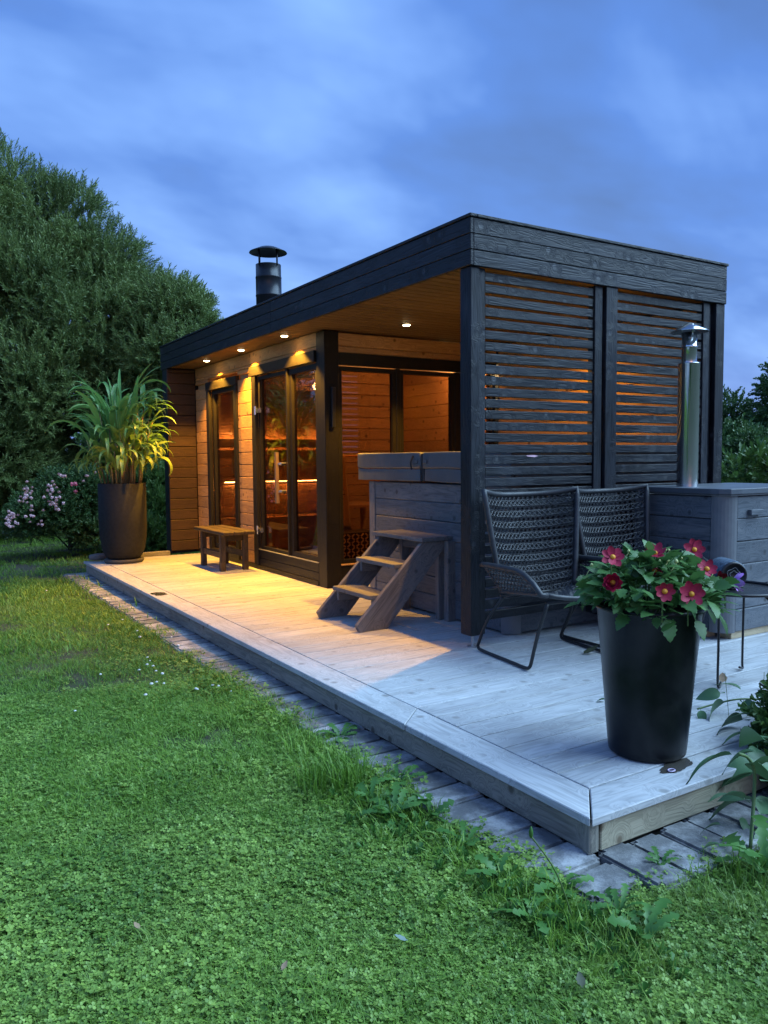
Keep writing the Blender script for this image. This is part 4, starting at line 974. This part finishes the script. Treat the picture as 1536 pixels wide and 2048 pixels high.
def lob(px, py, rp_, Y, ry=1.0, sy=1.0):
    c = at_y(px, py, Y); k = rp_ * (c - CAM).dot(fw) / 1578.1
    return (tuple(c), (k, k * sy, k * ry))
L1 = [lob(-150, 500, 180, 13), lob(-5, 450, 128, 13), lob(100, 490, 118, 12.6), lob(180, 555, 105, 12.3), lob(40, 620, 150, 12.2), lob(165, 660, 130, 11.8), lob(262, 640, 92, 12.0), lob(-120, 700, 170, 12.4),
      lob(50, 790, 150, 11.9), lob(200, 800, 110, 11.8), lob(300, 760, 110, 12.4), lob(-80, 900, 170, 12.2), lob(30, 930, 90, 12.3), lob(330, 880, 100, 13.2), lob(230, 980, 90, 13.6), lob(360, 1000, 90, 13.4), lob(-60, 1010, 110, 12.6), lob(40, 1020, 90, 13), lob(140, 1010, 80, 13.2), lob(-230, 980, 130, 12.6)]
tree('willow_tree', 'huge dense grey green willow filling the left side behind the planter', 'tree', L1, 50000, SW, [tuple(at_y(120, 1075, 13.2)), tuple(at_y(100, 900, 13.2)), tuple(at_y(90, 700, 13.2))], .28, seed=5, inner=.5, hollow=True)
L2 = [lob(345, 645, 68, 11.0), lob(370, 685, 60, 10.8), lob(330, 710, 80, 10.8), lob(390, 760, 65, 11.2), lob(310, 830, 80, 11.4), lob(380, 880, 90, 11.4)]
tree('willow_tree', 'smaller rounded willow crown just behind the cabin roof end', 'tree', L2, 12500, SW, [tuple(at_y(380, 1060, 11.3)), tuple(at_y(380, 900, 11.3)), tuple(at_y(370, 720, 11.2))], .12, seed=6, inner=.5, hollow=True)

SB = [source('s_bush', *sprig(18, .20, .055, .030, s), M_bush) for s in (21, 22)]
SBt = [source('s_herb', *sprig(22, .26, .10, .020, s), M_ferny) for s in (31, 32)]
def bush(name, label, lobes, n, srcs, base, seed, size=1.0, group=None, mat=None): return tree(name, label, 'shrub', lobes, n, srcs, [base, (base[0], base[1], base[2] + .3)], .03, group, 'foliage', seed, .5, .5, size)
LR = [lob(150, 1030, 60, 9.6, 1.0), lob(100, 1040, 62, 9.4), lob(170, 985, 45, 9.6), lob(60, 1045, 40, 9.3), lob(230, 1030, 60, 9.8), lob(120, 985, 38, 9.5), lob(200, 1075, 45, 9.3), lob(270, 1050, 50, 9.8)]
rb = bush('rose_bush', 'dark leafy rose bush with small pale pink blossoms left of the planter', LR, 5200, SB, tuple(at_z(140, 1100, G)), 8, .62)
M_rose = plain('pale_pink_petals', (.62, .36, .42), .6, c2=(.75, .58, .60), nscale=60); M_rose2 = plain('pink_petals', (.62, .14, .22), .6, nscale=60)
def rosette(s, n=7):
    v = []; f = []
    for k in range(n):
        a = k * 2.4; el = .2 + .9 * k / n; d = Vector((math.cos(a) * math.cos(el), math.sin(a) * math.cos(el), math.sin(el))); sd_ = Vector((-math.sin(a), math.cos(a), 0)); b = len(v)
        v += [(0, 0, 0), tuple(d * s * .6 - sd_ * s * .4), tuple(d * s), tuple(d * s * .6 + sd_ * s * .4)]; f.append((b, b + 1, b + 2, b + 3))
    return v, f
rm = [new_mesh('blossom', *rosette(.025), M_rose), new_mesh('blossom', *rosette(.034), M_rose2)]
cl = [(22, 1045, 14), (60, 1035, 8), (55, 985, 13), (47, 995, 10), (105, 980, 13), (112, 998, 10), (18, 1030, 8), (85, 1022, 5), (150, 975, 3), (105, 1005, 5), (125, 950, 5), (175, 958, 4)]
for (px, py, n_) in cl:
    for k in range(n_):
        p = at_y(px + rnd.gauss(0, 7), py + rnd.gauss(0, 9), 8.75 + rnd.uniform(-.1, .2)); obj('blossom', rm[1 if px == 150 else 0], rb, Matrix.Translation(p) @ Matrix.Rotation(rnd.uniform(-1.9, -.6), 4, 'X') @ Matrix.Rotation(rnd.uniform(0, 6), 4, 'Z'))
bush('garden_shrub', 'loose green herb clump between the planter and the cabin end wall', [lob(310, 1040, 60, 9.6), lob(300, 990, 50, 9.9), lob(330, 1080, 45, 9.2), lob(290, 1090, 30, 9.0)], 1700, SBt, tuple(at_z(310, 1095, G)), 9, .8)

# right side: birch, shrubs, tall weeds far behind
SD = [source('s_dark', *sprig(16, .30, .09, .05, s), M_bush) for s in (41, 42)]
def far(px, py, d): r_ = ray(px, py); return CAM + r_ * d
def lobf(px, py, rp_, d, ry=1.0): c = far(px, py, d); k = rp_ * d / 1578.1; return (tuple(c), (k, k, k * ry))
def basef(px, d): c = far(px, 950, d); return (c.x, c.y, G)
tree('birch_tree', 'thin sparse birch top showing past the right roof post', 'tree', [lobf(1462, 835, 30, 17, 1.5), lobf(1485, 860, 26, 17)], 330, SD, [basef(1455, 17), tuple(far(1458, 900, 17)), tuple(far(1470, 800, 17))], .05, seed=3, upb=-.3, size=.75, inner=.9)
tree('birch_tree', 'dark leafy tree cut off by the right edge of the view', 'tree', [lobf(1545, 850, 32, 16, 1.4), lobf(1530, 905, 34, 16), lobf(1590, 800, 60, 16, 1.4), lobf(1640, 880, 80, 16)], 1900, SD, [basef(1560, 16), tuple(far(1560, 900, 16)), tuple(far(1570, 790, 16))], .08, seed=4, upb=-.2, size=.75)
bush('tall_shrub', 'grey green upright shrub behind the heater box, nearest the cabin', [lobf(1440, 915, 45, 14), lobf(1475, 900, 32, 14, 1.3), lobf(1450, 960, 60, 14), lobf(1500, 960, 50, 14)], 2200, SD, basef(1455, 14), 13, .7)
bush('tall_shrub', 'dark green shrub mass at the right edge behind the heater box', [lobf(1515, 920, 45, 13), lobf(1560, 940, 60, 13), lobf(1620, 930, 80, 13), lobf(1520, 985, 55, 12.6)], 2400, SD, basef(1550, 13), 14, .7)
SBr = [source('s_sun', *sprig(10, .35, .16, .07, s), M_ferny) for s in (51, 52)]
bush('leafy_perennials', 'bright large leaved perennials rising behind the heater box top', [lobf(1470, 955, 26, 9), lobf(1520, 950, 30, 9), lobf(1560, 965, 35, 9), lobf(1440, 975, 25, 9.3)], 190, SBr, basef(1500, 9), 15, .55)
# surrounding far hedge so that the ground does not end in nothing
def hedge(name, label, pts_, n, h, srcs, seed, size=1.4):
    lobes = []
    for i in range(len(pts_) - 1):
        a, b = Vector(pts_[i]), Vector(pts_[i + 1]); m = max(1, int((b - a).length / 1.6))
        for k in range(m): p = a.lerp(b, k / m); hh = h * rnd.uniform(.75, 1.15); lobes.append(((p.x + rnd.uniform(-.4, .4), p.y, G + hh * .55), (1.1, 1.1, hh * .55)))
    P, Q, sc = crown_points(lobes, n, .4, .6, .5, seed); P, Q, sc = zip(*[(p, q_, s_ * size) for p, q_, s_ in zip(P, Q, sc) if p[2] > G])
    o = scatter(name, P, Q, sc, [rnd.randrange(len(srcs)) for _ in P], srcs); tag(o, label, 'hedge')
hedge('far_hedge', 'far green hedge closing the garden behind the trees and cabin', [(-9, 17.5, 0), (2, 18.5, 0), (12, 19, 0), (24, 17, 0), (30, 9, 0)], 9000, 2.6, SD, 17, 1.3)

# ------------------------------------------------------------------ plants at the right front of the deck
def mesh_plant_leaf(L_, W_): v, f = leaf_shape(L_, W_, 0, seg=10, droop=.5, petiole=.25, fold=.35); return new_mesh('leaf', v, f, leafbig, True)
leafbig = leafmat('large_leaves', (.055, .125, .06), (.10, .20, .09), scale=8, rough=.4, trans=.15)
bl = [mesh_plant_leaf(.13, .075), mesh_plant_leaf(.16, .08), mesh_plant_leaf(.11, .07)]
for me_ in bl: pass
bpnt = thing('broad_leaf_plant', 'broad leaved plant with a tall bent stem at the right front edge of the deck', 'plant', (.98, -.17, G))
sb = at_z(1500, 1705, G)
stem = [tuple(sb), tuple(at_y(1508, 1590, sb.y + .03)), tuple(at_y(1508, 1540, sb.y + .04)), tuple(at_y(1495, 1515, sb.y + .05)), tuple(at_y(1478, 1508, sb.y + .05))]
q = MB(); q.tube(smooth_path(stem, 5), .0055, 6); q.build('stem', M_stem, bpnt, True)
def place_leaf(px, py, Y, az, tilt, roll, sc, k): obj('leaf', bl[k], bpnt, Matrix.Translation(at_y(px, py, Y)) @ Matrix.Rotation(az, 4, 'Z') @ Matrix.Rotation(tilt, 4, 'Y') @ Matrix.Rotation(roll, 4, 'X') @ Matrix.Scale(sc, 4))
yb = sb.y
for (px, py, az, tilt, roll, sc, k) in [(1485, 1508, 2.6, .05, .5, 1.0, 1), (1500, 1525, 0.3, .3, -.6, 1.0, 1), (1510, 1520, -.8, .6, .3, .9, 0), (1500, 1605, 2.7, -.5, .5, .95, 0), (1500, 1600, 2.4, -.2, -.3, .7, 2), (1490, 1700, -.3, -.2, .5, 1.1, 1), (1500, 1690, .5, -.4, .2, 1.1, 0),
      (1510, 1640, .1, -.3, .3, 1.0, 1), (1520, 1560, -.3, .2, .3, 1.1, 1), (1530, 1480, .8, .1, .4, 1.1, 1), (1525, 1500, 2.2, .3, .2, .9, 0), (1535, 1600, 1.9, .2, .4, 1.0, 1), (1450, 1690, 2.2, .1, .3, .6, 2), (1450, 1650, 2.0, .2, .2, .6, 2)]:
    place_leaf(px, py, yb + rnd.uniform(0, .06), az, tilt, roll, sc, k)
trail = thing('trailing_plant', 'large wilted leaves trailing over the deck at its right front', 'plant', tuple(at_z(1500, 1450, 0)))
q = MB(); P_ = [at_z(1395, 1418, .03), at_z(1430, 1408, .04), at_z(1480, 1398, .06), at_z(1540, 1400, .04)]; q.tube(smooth_path(P_, 4), .004, 5); q.build('stem', M_stem, trail, True)
for (px, py, z, az, tilt, roll, sc, k) in [(1530, 1520, .02, 2.9, .1, -.4, 1.0, 1), (1535, 1545, 0, 2.3, .2, .3, 1.1, 1), (1525, 1470, .05, 2.6, -.2, .5, 1.0, 0), (1534, 1440, .1, 2.0, -.3, .2, .9, 2), (1515, 1490, .04, -2.6, .2, -.5, .9, 0), (1460, 1400, .06, 2.9, .25, 1.1, .9, 1), (1450, 1385, .07, 2.6, .1, -.9, .75, 0), (1480, 1400, .06, -2.0, .2, .9, .9, 2), (1400, 1415, .04, -2.2, .8, .2, .55, 2), (1500, 1440, .03, 2.8, -.1, 1.0, 1.0, 1), (1490, 1385, .1, 1.9, -.5, .2, .7, 0), (1520, 1410, .07, -1.4, .2, .6, .9, 1), (1215, 1400, .01, 2.4, -.1, .6, .4, 2)]:
    obj('leaf', bl[k], trail, Matrix.Translation(at_z(px, py, z)) @ Matrix.Rotation(az, 4, 'Z') @ Matrix.Rotation(tilt, 4, 'Y') @ Matrix.Rotation(roll, 4, 'X') @ Matrix.Scale(sc, 4))
SF = [source('s_viola', *sprig(14, .09, .035, .018, s), M_ferny) for s in (61, 62)]
fp = thing('flowering_clump', 'bushy light green clump with tiny yellow flowers at the right edge of the deck', 'plant', (1.18, .0, G))
P, Q, sc = crown_points([((1.24, .0, .03), (.24, .13, .19)), ((1.10, -.10, -.04), (.18, .11, .15)), ((1.5, .0, .05), (.3, .18, .24)), ((1.06, -.16, -.09), (.15, .08, .08))], 2600, .7, .5, .6, 71)
scatter('foliage', P, Q, [s * .9 for s in sc], [rnd.randrange(2) for _ in P], SF, fp)
q = MB()
for i in range(40):
    x, y_ = 1.2 + rnd.gauss(0, .12), -.0 + rnd.gauss(0, .06); q.tube([(x, y_, .08), (x + rnd.gauss(0, .03), y_, .2 + rnd.uniform(0, .09))], .0012, 4)
tag(q.build('thin_stems', M_stem, fp), kind='stuff')
ym = new_mesh('blossom', *rosette(.011, 5), plain('yellow_petals', (.7, .6, .05), .6))
for i in range(14): obj('blossom', ym, fp, Matrix.Translation((1.2 + rnd.gauss(0, .13), -.03 + rnd.gauss(0, .05), rnd.uniform(.05, .27))) @ Matrix.Rotation(-1, 4, 'X'))

# ------------------------------------------------------------------ weeds along the pavers
def dandelion_leaf(L_, W_, r):
    v = []; f = []; n = 12
    for i in range(n + 1):
        s = i / n; w = W_ * .5 * (.25 + .9 * s) * (1.0 if i % 2 else .45) if s < .93 else W_ * .08; z = L_ * (.75 * s - .75 * s * s)
        v += [(L_ * s - (.03 * L_ if i % 2 else 0), -w, z + .2 * w), (L_ * s, 0, z), (L_ * s - (.03 * L_ if i % 2 else 0), w, z + .2 * w)]
    for i in range(n): a = i * 3; f += [(a, a + 3, a + 4, a + 1), (a + 1, a + 4, a + 5, a + 2)]
    return v, f
dl = [new_mesh('leaf', *dandelion_leaf(rnd.uniform(.11, .16), rnd.uniform(.035, .05), rnd), M_weed, True) for _ in range(5)]
def dandelion(px, py, n, s, label):
    c = at_z(px, py, G); t = thing('dandelion', label, 'weed', tuple(c), 'dandelions growing along the pavers')
    for k in range(n):
        obj('leaf', dl[k % 5], t, Matrix.Translation(c) @ Matrix.Rotation(2.4 * k + rnd.uniform(-.3, .3), 4, 'Z') @ Matrix.Rotation(rnd.uniform(-.75, -.05), 4, 'Y') @ Matrix.Rotation(rnd.gauss(0, .3), 4, 'X') @ Matrix.Scale(s * rnd.uniform(.7, 1.15), 4))
    return t, c
for a in [(680, 1480, 12, .85, 'dandelion nearest the tall grass tuft, on its far side'), (800, 1570, 10, .8, 'upright light green dandelion against the pavers'), (790, 1640, 14, .9, 'large spread dandelion where the pavers widen'),
          (860, 1640, 11, .8, 'dandelion touching the pavers halfway to the deck corner'), (745, 1610, 12, .8, 'dandelion half hidden in the grass by the tall tuft'), (1000, 1770, 12, .8, 'dandelion in front of the deck corner pavers'), (1120, 1790, 12, .8, 'dandelion below the deck corner, left of the last paver'),
          (1240, 1830, 12, .75, 'dandelion directly below the outermost paver'), (1060, 1850, 12, .8, 'dandelion in the lawn a step before the deck corner'), (1290, 1890, 9, .9, 'pale drooping leaves in the lawn below the corner pavers'), (930, 1700, 10, .7, 'small dandelion beside the tall seed stalk'), (1525, 1750, 14, 1.2, 'toothed light green dandelion at the right edge of the lawn'), (1320, 1740, 9, .5, 'small dandelion at the front pavers')]:
    dandelion(*a)
sk = thing('seed_stalk', 'tall bent plantain stalk with green seed head leaning over the corner pavers', 'weed', tuple(at_z(1145, 1845, G)))
c = at_z(1150, 1850, G); tp = at_y(1062, 1672, c.y - .02)
q = MB(); q.tube(smooth_path([c, c.lerp(tp, .5) + Vector((.01, 0, .02)), tp], 5), .0022, 5); q.build('stem', M_stem, sk, True)
q = MB(); q.lathe([(0, -.008), (.005, 0), (.0055, .012), (.002, .024), (0, .026)], 8, tuple(tp)); q.build('seed_head', M_weed, sk, True)
def tuft(px, py, n, rad, h, w, label, name='grass_tuft'):
    c = at_z(px, py, G); v, f = grass_tuft(n, rad, h, w, .75, int(px)); vv = []
    o = obj(name, new_mesh(name, v, f, M_grassA), None, Matrix.Translation(c)); tag(o, label, 'grass tuft', 'tall grass tufts by the path'); return o
tuft(665, 1575, 240, .13, .15, .005, 'tallest uncut grass tuft beside the pavers')
tuft(620, 1500, 120, .12, .09, .004, 'low uncut grass tuft at the bare patch of the lawn')
tuft(1480, 1800, 160, .16, .09, .004, 'loose grass tuft near the right edge before the pavers')
for k in range(7):
    tuft(500 + 60 * k + rnd.uniform(-20, 20), 1392 + 60 * k * .62 + 18, 60, .07, .07, .0035, ['farthest', 'second farthest', 'third farthest', 'middle', 'third nearest', 'second nearest', 'nearest'][k] + ' of the small uncut grass tufts along the paver edge')
# low mixed weeds
SWd = [source('s_weed', *sprig(8, .035, .028, .013, 81), M_weed), source('s_weed', *sprig(6, .025, .020, .016, 82), M_clover), source('s_weed', *grass_tuft(18, .04, .07, .004, .8, 83), M_grassA)]
P = []; Q = []; sc = []
for i in range(1300):
    s = rnd.random() ** .8; px = 640 + 680 * s + rnd.gauss(0, 30); base = 1560 + (px - 700) * .55; py = base + abs(rnd.gauss(0, 55)) + 15
    p = at_z(px, py, G - .01)
    if blocked(p.x, p.y) or rnd.random() < .3: continue
    P.append(tuple(p)); Q.append((rnd.gauss(0, .5), rnd.gauss(0, .5), rnd.uniform(0, 6.3))); sc.append(rnd.uniform(.5, 1.15))
tag(scatter('low_weeds', P, Q, sc, [rnd.randrange(3) for _ in P], SWd), 'low leafy weeds between lawn and pavers', 'weeds')
# daisies
dm = MB(); dm.lathe([(0, .0), (.006, -.001), (.009, -.004), (.0095, -.008), (0, -.009)], 9); dmm = dm.mesh('daisy', plain('white_petals', (.75, .76, .72), .7))
for (px, py) in [(295, 1313), (300, 1320), (294, 1327), (306, 1330), (312, 1340), (325, 1345), (313, 1362), (328, 1365), (303, 1365), (280, 1272), (216, 1248), (275, 1260), (343, 1273), (357, 1289), (425, 1368), (437, 1370), (462, 1381), (245, 1238), (268, 1234), (395, 1377), (392, 1375), (201, 1347), (93, 1180), (291, 1387), (278, 1338), (150, 1420)]:
    p = at_z(px, py, G + .035); tag(obj('daisy', dmm, None, Matrix.Translation(p) @ Matrix.Rotation(rnd.uniform(-.4, .4), 4, 'X') @ Matrix.Scale(rnd.uniform(.6, 1.1), 4)), 'tiny white daisy in the lawn', 'flower', 'white daisies scattered in the lawn')
# litter: dead leaves on lawn and deck, ring, water stain
M_dead = plain('dry_leaf', (.30, .20, .12), .8, nscale=60); M_deadd = plain('dark_leaf', (.06, .07, .035), .7)
def litter(px, py, z, s, mat, label, rz=0.):
    v, f = leaf_shape(s, s * .55, .2, seg=6, droop=-.25, petiole=.1); tag(obj('fallen_leaf', new_mesh('fallen_leaf', v, f, mat, True), None, Matrix.Translation(at_z(px, py, z)) @ Matrix.Rotation(rz, 4, 'Z') @ Matrix.Rotation(-.2, 4, 'Y')), label, 'leaf')
litter(563, 1940, G + .03, .024, M_dead, 'pale dry leaf lying on the clover, nearest the camera', .5); litter(280, 1857, G + .03, .024, M_dead, 'brown dry leaf lying on the lawn at the left', 2.)
litter(815, 1880, G + .03, .034, plain('silver_leaf', (.16, .22, .20), .6), 'silvery fallen leaf on the lawn in the middle foreground', 2.6); litter(1165, 1975, G + .03, .036, M_deadd, 'dark shrivelled leaf on the lawn at the lower right', 1.)
litter(1165, 1308, .004, .10, M_deadd, 'thin dark leaf on the deck beside the front chair', -.3); litter(1445, 1365, .02, .07, M_dead, 'curled brown leaf by the side table leg', .6)
def blob(name, px, py, rx, ry, mat, label, cat, z=.0012, seed=0, ax=0.):
    c = at_z(px, py, 0); v = [(c.x, c.y, z + .0008)]; n = 40
    for i in range(n):
        a = 2 * math.pi * i / n; w = 1 + .35 * mnoise.noise((math.cos(a) * 2, math.sin(a) * 2, seed)) + .22 * mnoise.noise((math.cos(a) * 7, math.sin(a) * 7, seed)); x_, y_ = rx * w * math.cos(a), ry * w * math.sin(a); v.append((c.x + x_ * math.cos(ax) - y_ * math.sin(ax), c.y + x_ * math.sin(ax) + y_ * math.cos(ax), z))
    tag(obj(name, new_mesh(name, v, [(0, i + 1, (i + 1) % n + 1) for i in range(n)], mat)), label, cat)
M_wet = plain('wet_stain', (.055, .05, .042), .25, nscale=20)
blob('water_stain', 1352, 1532, .095, .035, M_wet, 'dark wet stain on the deck in front of the black pot', 'stain', seed=4, ax=.2)
blob('water_stain', 318, 1188, .06, .10, M_wet, 'dark stain on the deck border board far from the camera', 'stain', seed=9, ax=0)
q = MB(); c = at_z(1343, 1541, .004); q.tube([(c.x + .014 * math.cos(a), c.y + .010 * math.sin(a), .0055) for a in [2 * math.pi * i / 20 for i in range(20)]], .0022, 6, closed=True); tag(q.build('plastic_ring', plain('lilac_plastic', (.55, .45, .62), .4), None, True), 'small pale ring lying on the wet stain by the pot', 'ring')
# decorative fish shaped ornament wedged in the screen
p = at_y(1062, 912, 1.905)
q = MB(); q.add([(p.x - .035, 1.912, p.z + .004), (p.x + .03, 1.908, p.z + .006), (p.x + .06, 1.906, p.z), (p.x + .03, 1.908, p.z - .007), (p.x - .02, 1.912, p.z - .003)], [(0, 1, 2, 3, 4)])
tag(q.build('paper_tag', plain('pink_paper', (.65, .42, .50), .7)), 'small pinkish scrap stuck between slats of the screen', 'paper')
